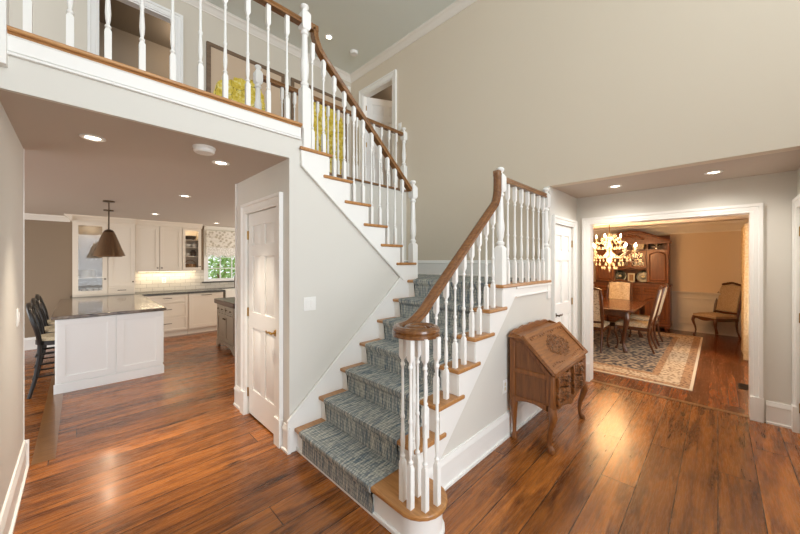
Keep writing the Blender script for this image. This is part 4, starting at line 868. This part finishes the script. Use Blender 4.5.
for R0, z0, R1, z1, n in ((.10, 2.06, .22, 1.95, 10), (.11, 1.70, .40, 1.77, 10)):
    for i in range(n):
        a = 2*PI*i/n+.2
        for k_ in range(1, 9):
            u = k_/9; r = R0+(R1-R0)*u; mb.ball((CX_+r*math.cos(a), CY_+r*math.sin(a), z0+(z1-z0)*u-.06*math.sin(PI*u)), .009, 5)
mb.build('bead_swag', 'crystal', cl, kind='stuff')
for z, e in ((1.86, 80), (1.62, 34)):
    l = bpy.data.lights.new('chandelier_glow', 'POINT'); l.energy = e; l.color = (1, .57, .25); l.shadow_soft_size = .3
    o = bpy.data.objects.new('chandelier_glow', l); C.objects.link(o); o.parent = cl; o.location = (0, 0, z-ZC)
# curtain
mb = MB(); n = 64; A = []
for i in range(n+1):
    x = 7.45+1.05*i/n; A.append([(x, -.35+.03*math.sin(i*.98)+.012*math.sin(i*2.3)+(.02*math.sin(i*.5)), 2.19), (x+.02*math.sin(i), -.34+.04*math.sin(i*.98+.3)+.018*math.sin(i*2.1), .02)])
for th in (0, 1):
    pass
rows = [[mb.bm.verts.new(p) for p in (r[0], r[1], (r[1][0], r[1][1]-.006, r[1][2]), (r[0][0], r[0][1]-.006, r[0][2]))] for r in A]
for a, b_ in zip(rows, rows[1:]):
    for i in range(4): mb.bm.faces.new((a[i], a[(i+1) % 4], b_[(i+1) % 4], b_[i]))
mb.bm.faces.new(rows[0]); mb.bm.faces.new(rows[-1][::-1])
ct = thing('curtain', 'long cream curtain hanging at the right of the dining room', 'curtain', (7.95, -.385, 0)); mb.build('drape', 'curtain', ct)
MB().tube([(5.5, -.385, 2.215), (8.6, -.385, 2.215)], .014, 10).build('rod', 'vent', ct); MB().ball((8.62, -.385, 2.215), .03).build('finial', 'vent', ct)
for x in (5.6, 8.45): MB().box(x-.01, -.62, 2.205, x+.01, -.375, 2.225).build('bracket', 'vent', ct)

# ------------------------------------------------------------------ kitchen
KF, UF, TF = 8.15, 8.45, 8.40          # fronts of base cabinets, upper cabinets, tall cabinet
def shaker(name, par, ax, at, out, a0, a1, z0, z1, mat='cab', fr=.06, hollow=False):
    mb = MB()
    def bx(p, q, r, s_, o0, o1):
        lo, hi = sorted((at+out*o0, at+out*o1))
        mb.box(lo, p, r, hi, q, s_) if ax == 'x' else mb.box(p, lo, r, q, hi, s_)
    bx(a0, a1, z0, z0+fr, 0, .02); bx(a0, a1, z1-fr, z1, 0, .02); bx(a0, a0+fr, z0+fr, z1-fr, 0, .02); bx(a1-fr, a1, z0+fr, z1-fr, 0, .02)
    if not hollow: bx(a0+fr, a1-fr, z0+fr, z1-fr, 0, .010)
    return mb.build(name, mat, par, .002)
def pull(par, x, y, z, L=.14, mat='bronze'):
    m = MB().tube([(x-L/2, y, z), (x-L/2, y-.022, z), (x-L/2+.01, y-.028, z), (x+L/2-.01, y-.028, z), (x+L/2, y-.022, z), (x+L/2, y, z)], .006, 6); return m.build('pull_handle', mat, par)
def knobk(par, x, y, z, ax='y', mat='bronze'):
    R = Matrix.Rotation(PI/2, 3, 'X') if ax == 'y' else Matrix.Rotation(-PI/2, 3, 'Y')
    return MB().lathe([(.006, 0), (.006, .012), (.015, .018), (.014, .026), (.004, .03)], (x, y, z), 10, R).build('knob', mat, par)
# peninsula
pi_ = thing('kitchen_island', 'white panelled peninsula cabinet facing the foyer', 'kitchen island', (.3, 6.9, 0))
MB().box(.16, 5.62, .0, .835, KF+.55, .89).box(-.205, 5.60, 0, .84, 5.625, .89).build('cabinet', 'isl', pi_, .003)
shaker('end_panel', pi_, 'y', 5.60, -1, -.19, .33, .125, .885, 'isl', .075); shaker('end_panel', pi_, 'y', 5.60, -1, .345, .835, .125, .885, 'isl', .075)
MB().box(-.215, 5.578, 0, .85, 5.60, .115).box(.84, 5.58, 0, .852, 8.1, .115).build('plinth', 'isl', pi_, .003)
MB().box(.84, 5.64, .14, .855, 6.7, .87).box(.84, 6.72, .14, .855, 8.0, .87).build('side_panel', 'isl', pi_, .003)
MB().box(-.235, 5.545, .892, .875, KF-.03, .93).build('countertop', 'granite', None, .008, None, 'polished brown granite countertop on the peninsula', 'countertop')
MB().box(-.12, KF-.028, .892, 2.40, YK-.012, .93).build('countertop', 'slate', None, .006, None, 'dark stone countertop along the kitchen back wall', 'countertop')
bc = thing('base_cabinet', 'cream base cabinet with three drawers below the dark countertop', 'cabinet', (1.3, KF, 0))
MB().box(.87, KF+.02, .1, 1.668, YK-.02, .89).box(.87, KF+.06, 0, 1.668, KF+.1, .1).build('carcass', 'cab', bc)
for z0, z1 in ((.715, .875), (.42, .70), (.125, .405)):
    d = shaker('drawer', bc, 'y', KF+.02, -1, .95, 1.655, z0, z1, 'cab', .04); pull(d, 1.30, KF+.002, (z0+z1)/2+.02)
bc = thing('base_cabinet', 'cream panelled base cabinet with one top handle beside the sink', 'cabinet', (2.0, KF, 0))
MB().box(1.672, KF+.02, .1, 2.37, YK-.02, .89).box(1.672, KF+.06, 0, 2.37, KF+.1, .1).build('carcass', 'cab', bc)
d = shaker('door', bc, 'y', KF+.02, -1, 1.685, 2.355, .125, .875, 'cab', .075); pull(d, 2.02, KF+.002, .845, .2)
bc = thing('base_cabinet', 'cream sink cabinet below the white apron sink', 'cabinet', (2.8, KF, 0))
MB().box(2.375, KF+.02, .1, 3.25, YK-.02, .66).box(2.375, KF+.06, 0, 3.25, KF+.1, .1).build('carcass', 'cab', bc)
for a in (2.39, 2.82): d = shaker('door', bc, 'y', KF+.02, -1, a, a+.42, .125, .65); knobk(d, a+.38 if a < 2.5 else a+.04, KF, .58)
sk = thing('apron_sink', 'white apron front sink under the kitchen window', 'sink', (2.8, 8.4, .66))
MB().box(2.41, KF-.03, .665, 3.2, KF+.0, .915).box(2.41, 8.60, .665, 3.2, 8.63, .915).box(2.41, KF, .665, 2.44, 8.60, .915).box(3.17, KF, .665, 3.2, 8.60, .915).box(2.41, KF, .665, 3.2, 8.60, .70).build('basin', 'china', sk, .008)
fc = thing('faucet', 'bronze gooseneck faucet behind the white sink', 'faucet', (2.78, 8.66, .93))
MB().box(2.405, 8.632, .892, 3.25, YK-.012, .93).build('countertop', 'slate', None, .003, None, 'dark stone strip behind the white sink', 'countertop')
MB().tube([(2.78, 8.68, .93), (2.78, 8.68, 1.16)]+[(2.78, 8.68-.09+.09*math.cos(a*PI/8), 1.16+.10*math.sin(a*PI/8)) for a in range(1, 8)]+[(2.78, 8.50, 1.15), (2.78, 8.50, 1.10)], .013, 8).build('spout', 'bronze', fc); MB().tube([(2.78, 8.68, 1.0), (2.86, 8.67, 1.03)], .008, 6).build('lever', 'bronze', fc)
# tall cabinet standing on the counter: glazed left, solid right
tc = thing('display_cabinet', 'tall cream cabinet with a glazed door standing on the counter', 'cabinet', (.15, 8.6, .93))
MB().box(-.09, TF, .931, -.07, YK-.01, 2.345).box(.37, TF, .931, .39, YK-.01, 2.345).box(-.07, YK-.03, .931, .37, YK-.01, 2.345).box(-.07, TF, .931, .37, YK-.03, .97).box(-.07, TF, 2.31, .37, YK-.03, 2.345).build('carcass', 'cab', tc)
MB().box(-.07, YK-.034, .97, .37, YK-.03, 2.31).build('back_panel', 'cart', tc)
for z in (1.27, 1.62, 1.97): MB().box(-.07, TF+.03, z, .37, YK-.03, z+.012).build('shelf', 'cab' if z < 1.5 else 'glass', tc)
d = shaker('glazed_door', tc, 'y', TF, -1, -.085, .385, .96, 2.33, 'cab', .072, True); MB().box(-.02, TF-.012, 1.03, .32, TF-.008, 2.262).build('pane', 'glass', d); knobk(d, .35, TF-.02, 1.25)
l = bpy.data.lights.new('cabinet_glow', 'POINT'); l.energy = .8; l.color = (1, .85, .65); l.shadow_soft_size = .05; o = bpy.data.objects.new('cabinet_glow', l); C.objects.link(o); o.parent = tc; o.location = (0, -.05, 1.33)
MB().lathe([(.03, 2.309), (.03, 2.304), (.01, 2.303)], (.15, 8.56, 0), 14).build('puck_light', 'glow', tc)
tl = thing('pantry_cabinet', 'tall plain cream cabinet with a drawer, right of the glazed tower', 'cabinet', (.6, 8.6, .93))
MB().box(.392, TF, .931, .80, YK-.01, 2.345).build('carcass', 'cab', tl); d = shaker('door', tl, 'y', TF, -1, .397, .795, 1.10, 2.33, 'cab', .065); knobk(d, .765, TF-.02, 1.18)
d = shaker('drawer', tl, 'y', TF, -1, .397, .795, .955, 1.085, 'cab', .03); pull(d, .596, TF-.018, 1.02, .12)
for x0, x1, lab in ((.803, 1.208, 'cream upper cabinet with one door beside the tall cabinet'), (1.211, 1.612, 'cream upper cabinet with one door, left of the small glazed cabinet')):
    t = thing('wall_cabinet', lab, 'cabinet', ((x0+x1)/2, 8.6, 1.385)); MB().box(x0, UF, 1.385, x1, YK-.01, 2.345).build('carcass', 'cab', t)
    d = shaker('door', t, 'y', UF, -1, x0+.004, x1-.004, 1.40, 2.33, 'cab', .065); knobk(d, x1-.035 if x0 < 1 else x0+.035, UF-.02, 1.45)
gc = thing('display_cabinet', 'small glazed wall cabinet holding bowls beside the window', 'cabinet', (1.8, 8.6, 1.385))
MB().box(1.615, UF, 1.385, 1.635, YK-.01, 2.345).box(1.965, UF, 1.385, 1.985, YK-.01, 2.345).box(1.635, YK-.03, 1.385, 1.965, YK-.01, 2.345).box(1.635, UF, 1.385, 1.965, YK-.03, 1.41).box(1.635, UF, 2.31, 1.965, YK-.03, 2.345).build('carcass', 'cab', gc)
for z in (1.70, 1.90, 2.07): MB().box(1.635, UF+.03, z, 1.965, YK-.03, z+.012).build('shelf', 'cab', gc)
d = shaker('glazed_door', gc, 'y', UF, -1, 1.62, 1.98, 1.40, 2.33, 'cab', .055, True); MB().box(1.67, UF-.012, 1.45, 1.93, UF-.008, 2.28).build('pane', 'glass', d); knobk(d, 1.955, UF-.02, 1.47)
l = bpy.data.lights.new('cabinet_glow', 'POINT'); l.energy = 1.0; l.color = (1, .82, .58); l.shadow_soft_size = .05; o = bpy.data.objects.new('cabinet_glow', l); C.objects.link(o); o.parent = gc; o.location = (0, -.04, .89)
mb = MB(); run(mb, [(o_*1.15, u*1.0) for o_, u in CROWN], (-.10, TF), (.805, TF), (0, -1), ZC); run(mb, [(o_*1.15, u) for o_, u in CROWN], (.805, UF), (2.0, UF), (0, -1), ZC); mb.box(-.09, TF, 2.345, .803, YK-.01, ZC-.001).box(.803, UF, 2.345, 1.985, YK-.01, ZC-.001)
run(mb, [(o_*1.15, u) for o_, u in CROWN], (-.09, TF-.1), (-.09, YK), (-1, 0), ZC); struct('trim_cabinet_crown', mb, 'cab', 'cream crown moulding running along the tops of the kitchen cabinets', 'crown moulding')
struct('trim_backsplash', MB().box(.80, YK-.012, .93, 2.17, YK, 1.385).box(2.17, YK-.012, .93, 3.35, YK, 1.075), 'tile', 'glossy cream subway tile backsplash above the counter', 'backsplash')
plate('wall_outlet', 'white outlet on the subway tile backsplash', 'outlet', (1.335, YK-.012, 1.17), 'y', -1, kind='outlet')
ul = thing('cabinet_light', 'slim glowing light bar under the upper cabinets', 'light', (1.3, 8.66, 1.383)); MB().box(.86, 8.62, 1.366, 1.93, 8.66, 1.384).build('housing', 'white', ul, .002); MB().box(.88, 8.625, 1.362, 1.91, 8.655, 1.367).build('diffuser', 'glow', ul)
l = bpy.data.lights.new('cabinet_bar_glow', 'AREA'); l.shape = 'RECTANGLE'; l.size = 1.0; l.size_y = .04; l.energy = 3; l.color = (1, .84, .6); o = bpy.data.objects.new('cabinet_bar_glow', l); C.objects.link(o); o.parent = ul; o.location = (.1, 0, -.03)
# dishes
def stackp(x, y, z, n, r, label):
    for i in range(n):
        t = MB().lathe([(r*.6, 0), (r*.62, .004), (r, .012), (r, .016), (r*.6, .008), (.002, .007)], (x, y, z+.0155*i), 22).build('dinner_plate', 'cream', None, 0, None, label, 'plate', 'plates stacked in the tall glazed cabinet', origin=(x, y, z+.0155*i))
stackp(.10, 8.57, 1.2825, 9, .13, 'cream plate in the stack on the middle shelf of the tall glazed cabinet')
for i in range(10):
    x = -.035+.085*(i % 5); y = 8.50+.12*(i//5)
    MB().lathe([(.026, 0), (.033, .09), (.031, .09), (.024, .006)], (x, y, .971), 12).build('tumbler', 'crystal', None, 0, None, 'clear tumbler on the lowest shelf of the tall glazed cabinet', 'glass', 'tumblers in the tall glazed cabinet', origin=(x, y, .971))
vessel('bowl', 'dark woven bowl on the top shelf of the small glazed cabinet', 'bowl', (1.80, 8.60, 2.083), [(.06, 0), (.10, .03), (.125, .09), (.118, .09), (.09, .03), (.01, .012)], 'dkclay')
vessel('bowl', 'white bowl on the third shelf of the small glazed cabinet', 'bowl', (1.74, 8.60, 1.913), [(.04, 0), (.075, .03), (.085, .07), (.08, .07), (.06, .03), (.01, .01)], 'china')
vessel('jar', 'white lidded jar on the third shelf of the small glazed cabinet', 'jar', (1.88, 8.60, 1.913), [(.04, 0), (.055, .02), (.055, .08), (.03, .095), (.012, .10), (.012, .115), (.002, .12)], 'china')
vessel('jug', 'dark round jug on the second shelf of the small glazed cabinet', 'jug', (1.86, 8.60, 1.713), [(.04, 0), (.065, .04), (.06, .09), (.035, .12), (.04, .14), (.035, .14), (.01, .05)], 'dkclay')
vessel('bowl', 'white bowl on the second shelf of the small glazed cabinet', 'bowl', (1.73, 8.60, 1.713), [(.04, 0), (.07, .03), (.08, .06), (.075, .06), (.05, .02), (.01, .01)], 'china')
t = thing('basket', 'brown wicker basket with a handle at the bottom of the small glazed cabinet', 'basket', (1.80, 8.60, 1.411)); MB().lathe([(.09, 0), (.12, .05), (.115, .12), (.10, .12), (.10, .04), (.01, .02)], (1.80, 8.60, 1.411), 18).build('body', 'wicker', t); MB().tube([(1.80+.105*math.cos(PI*i/10), 8.60, 1.52+.10*math.sin(PI*i/10)) for i in range(11)], .008, 6).build('handle', 'wicker', t)
# window
wn = thing('window_1', 'white kitchen window with a view of green garden leaves', 'window', (2.76, YK, 1.12), kind='structure')
wx0, wx1, wz0, wz1 = 2.17, 3.35, 1.12, 2.36
MB().box(wx0, YK+.02, wz0, wx0+.05, YK+.10, wz1).box(wx1-.05, YK+.02, wz0, wx1, YK+.10, wz1).box(wx0+.05, YK+.02, wz0, wx1-.05, YK+.10, wz0+.05).box(wx0+.05, YK+.02, wz1-.05, wx1-.05, YK+.10, wz1).build('window_frame', 'trim', wn, .003)
mb = MB(); xs_ = [wx0+.05+(wx1-wx0-.1)*i/4 for i in range(1, 4)]
for x in xs_: mb.box(x-.011, YK+.045, wz0+.05, x+.011, YK+.065, wz1-.05)
for z in (1.42, 1.70, 1.98): mb.box(wx0+.05, YK+.045, z-.011, wx1-.05, YK+.065, z+.011)
mb.build('muntins', 'trim', wn, .002); MB().box(wx0+.05, YK+.054, wz0+.05, wx1-.05, YK+.057, wz1-.05).build('pane', 'wglass', wn)
MB().box(wx0-.10, YK-.06, 1.075, wx1, YK+.02, 1.10).build('window_sill', 'slate', wn, .004); MB().box(wx0-.055, YK-.018, 1.10, wx0, YK, 2.36).box(wx0, YK-.018, 1.10, wx1, YK, 1.125).build('window_casing', 'trim', wn, .003)
sh = thing('roman_shade', 'printed fabric shade with a pale scalloped hem over the kitchen window', 'window shade', (2.75, 8.74, 1.7))
MB().box(2.15, 8.715, 1.93, 3.38, 8.745, 2.345).build('shade_panel', 'shade', sh, .006)
n = 48; pts = [(2.15, 1.935), (3.38, 1.935)]+[(3.38-1.23*i/n, 1.70+.035*abs(math.sin(i/n*PI*5))) for i in range(n+1)]
MB().prism(pts, 'y', 8.705, 8.725).build('scalloped_hem', 'lace', sh, .004)
for i in range(3): MB().tube([(2.15, 8.71, 1.95+.11*i), (3.38, 8.71, 1.95+.11*i)], .012, 6).build('fold', 'shade', sh)
# garden
struct('ground_garden', MB().box(-4, 9.1, -.4, 9, 16, -.3), 'lawn', 'green lawn beyond the kitchen window', 'lawn')
def shrub(x, y, z, r, h, label):
    mb = MB()
    for i in range(2600):
        a, b_, q = random.uniform(0, 2*PI), random.uniform(-1, 1), random.uniform(.5, 1)**.5; s_ = math.sqrt(1-b_*b_)
        p = Vector((x+r*q*s_*math.cos(a), y+r*q*s_*math.sin(a), z+h*.5+h*.5*q*b_)); n1 = Vector((random.gauss(0, 1), random.gauss(0, 1), random.gauss(0, 1))).normalized(); n2 = n1.orthogonal().normalized(); L = random.uniform(.06, .12)
        v = [mb.bm.verts.new(p+n1*L), mb.bm.verts.new(p+n2*L*.45), mb.bm.verts.new(p-n1*L), mb.bm.verts.new(p-n2*L*.45)]; mb.bm.faces.new(v)
    t = thing('shrub', label, 'shrub', (x, y, z)); mb.build('foliage', 'leaf', t); MB().tube([(x, y, z), (x+.05, y, z+h*.6)], .05, 6).build('stem', 'wicker', t)
shrub(3.1, 11.3, -.3, 1.05, 3.0, 'leafy green shrub just outside the kitchen window')
shrub(4.3, 14.7, -.3, 2.0, 4.6, 'tall pale green shrub farther off behind the shrub outside the kitchen window')
# pendants
def pendant(x, y, label):
    t = thing('pendant_light', label, 'pendant lamp', (x, y, ZC), group='cone pendants over the peninsula')
    MB().lathe([(.065, ZC), (.065, ZC-.018), (.012, ZC-.024)], (x, y, 0), 22).build('canopy', 'bronze', t); MB().tube([(x, y, ZC-.02), (x, y, 2.0)], .007, 8).build('rod', 'bronze', t)
    MB().lathe([(.062, 2.0), (.178, 1.672), (.18, 1.664), (.174, 1.664), (.058, 1.99)], (x, y, 0), 40).build('shade', 'nickel', t); MB().lathe([(.02, 2.04), (.05, 2.02), (.062, 2.0), (.03, 1.99)], (x, y, 0), 22).build('cap', 'bronze', t)
    MB().ball((x, y, 1.80), .035, 12).build('bulb', 'glow', t); MB().tube([(x, y, 1.83), (x, y, 1.99)], .018, 8).build('socket', 'bronze', t)
    l = bpy.data.lights.new('pendant_glow', 'POINT'); l.energy = 9; l.color = (1, .82, .6); l.shadow_soft_size = .04; o = bpy.data.objects.new('pendant_glow', l); C.objects.link(o); o.parent = t; o.location = (0, 0, 1.73-ZC)
pendant(.297, 6.12, 'bronze cone pendant lamp over the near end of the peninsula'); pendant(.345, 7.2, 'bronze cone pendant lamp over the far end of the peninsula')
# butcher block cart
ca = thing('kitchen_cart', 'grey painted kitchen cart with thick dark butcher block top', 'kitchen cart', (2.2, 6.25, 0))
bx0, bx1, by0, by1 = 1.845, 2.75, 5.74, 6.74
MB().box(bx0+.01, by0+.01, .12, bx1, by1-.01, .80).build('cabinet', 'cart', ca, .003); MB().box(bx0-.04, by0-.04, .80, bx1+.04, by1+.04, .885).build('block_top', 'block', ca, .008)
for y in (by0, by1-.05):
    MB().box(bx0, y, .0, bx0+.05, y+.05, .80).build('corner_post', 'cart', ca, .004)
pts = [(by0, .14), (by1, .14), (by1, 0), (by1-.10, 0)]+[(by1-.12-(by1-by0-.24)*i/14, .03+.065*math.sin(PI*i/14)**.5) for i in range(15)]+[(by0+.10, 0), (by0, 0)]
MB().prism(pts, 'x', bx0-.012, bx0+.012).build('bracket_foot', 'cart', ca, .003)
hw = (by1-by0-.12)/2
for i in range(2):
    a = by0+.055+i*(hw+.01); d = shaker('drawer', ca, 'x', bx0+.01, -1, a, a+hw, .65, .785, 'cart', .025)
    for q in (.25, .75): knobk(d, bx0-.01, a+hw*q, .72, 'x')
    d = shaker('door', ca, 'x', bx0+.01, -1, a, a+hw, .16, .635, 'cart', .055); knobk(d, bx0-.01, a+(hw-.03 if i == 0 else .03), .56, 'x')
# bar stools
sto = thing('bar_stool', 'black bentwood bar stool with cream seat, nearest of the three at the peninsula', 'stool', (0, 0, 0), group='bar stools along the peninsula')
SH = .655
MB().lathe([(.19, SH-.03), (.205, SH-.02), (.21, SH), (.19, SH+.022), (.10, SH+.034), (.002, SH+.036)], (0, 0, 0), 24).build('seat', 'seat', sto); MB().lathe([(.195, SH-.075), (.212, SH-.07), (.212, SH-.022), (.195, SH-.018)], (0, 0, 0), 24).build('seat_ring', 'black', sto)
for x, y in ((.15, .14), (.15, -.14)): MB().tube([(x, y, SH-.03), (x+.015, y*1.08, .4), (x+.055, y*1.3, 0)], [.02, .019, .016], 8).build('leg', 'black', sto)
for s_ in (-1, 1): MB().tube([(-.165, s_*.15, SH-.02), (-.17, s_*.155, .45), (-.20, s_*.18, .2), (-.245, s_*.235, 0)], [.021, .021, .019, .017], 8).build('leg', 'black', sto)
hoop = [(-.165, .15, SH-.06), (-.175, .175, SH+.05), (-.195, .21, SH+.16), (-.222, .215, SH+.26), (-.245, .175, SH+.35), (-.258, .09, SH+.40), (-.262, 0, SH+.415)]
hoop = hoop+[(x, -y, z) for x, y, z in hoop[-2::-1]]
MB().tube(hoop, .023, 8).build('back_hoop', 'black', sto)
for s_ in (-1, 1): MB().tube([(-.18, s_*.17, SH+.05), (-.205, s_*.07, SH+.16), (-.225, -s_*.05, SH+.27), (-.25, -s_*.165, SH+.36)], .011, 6).build('cross_brace', 'black', sto)
for z, k_ in ((.20, 1.14), (.34, 1.08), (.46, 1.04)):
    MB().tube([(-.19*k_, -.16*k_, z), (-.19*k_, .16*k_, z)], .010, 6).tube([(.165*k_, -.15*k_, z-.02), (.165*k_, .15*k_, z-.02)], .010, 6).tube([(-.19*k_, .16*k_, z+.02), (.165*k_, .15*k_, z+.02)], .010, 6).tube([(-.19*k_, -.16*k_, z+.02), (.165*k_, -.15*k_, z+.02)], .010, 6).build('stretcher', 'black', sto)
sto.location = (-.165, 5.86, 0)
dup(sto, (-.175, 6.55, 0), 0, 'black bentwood bar stool with cream seat, middle of the three at the peninsula'); dup(sto, (-.185, 7.28, 0), 0, 'black bentwood bar stool with cream seat, farthest of the three at the peninsula')
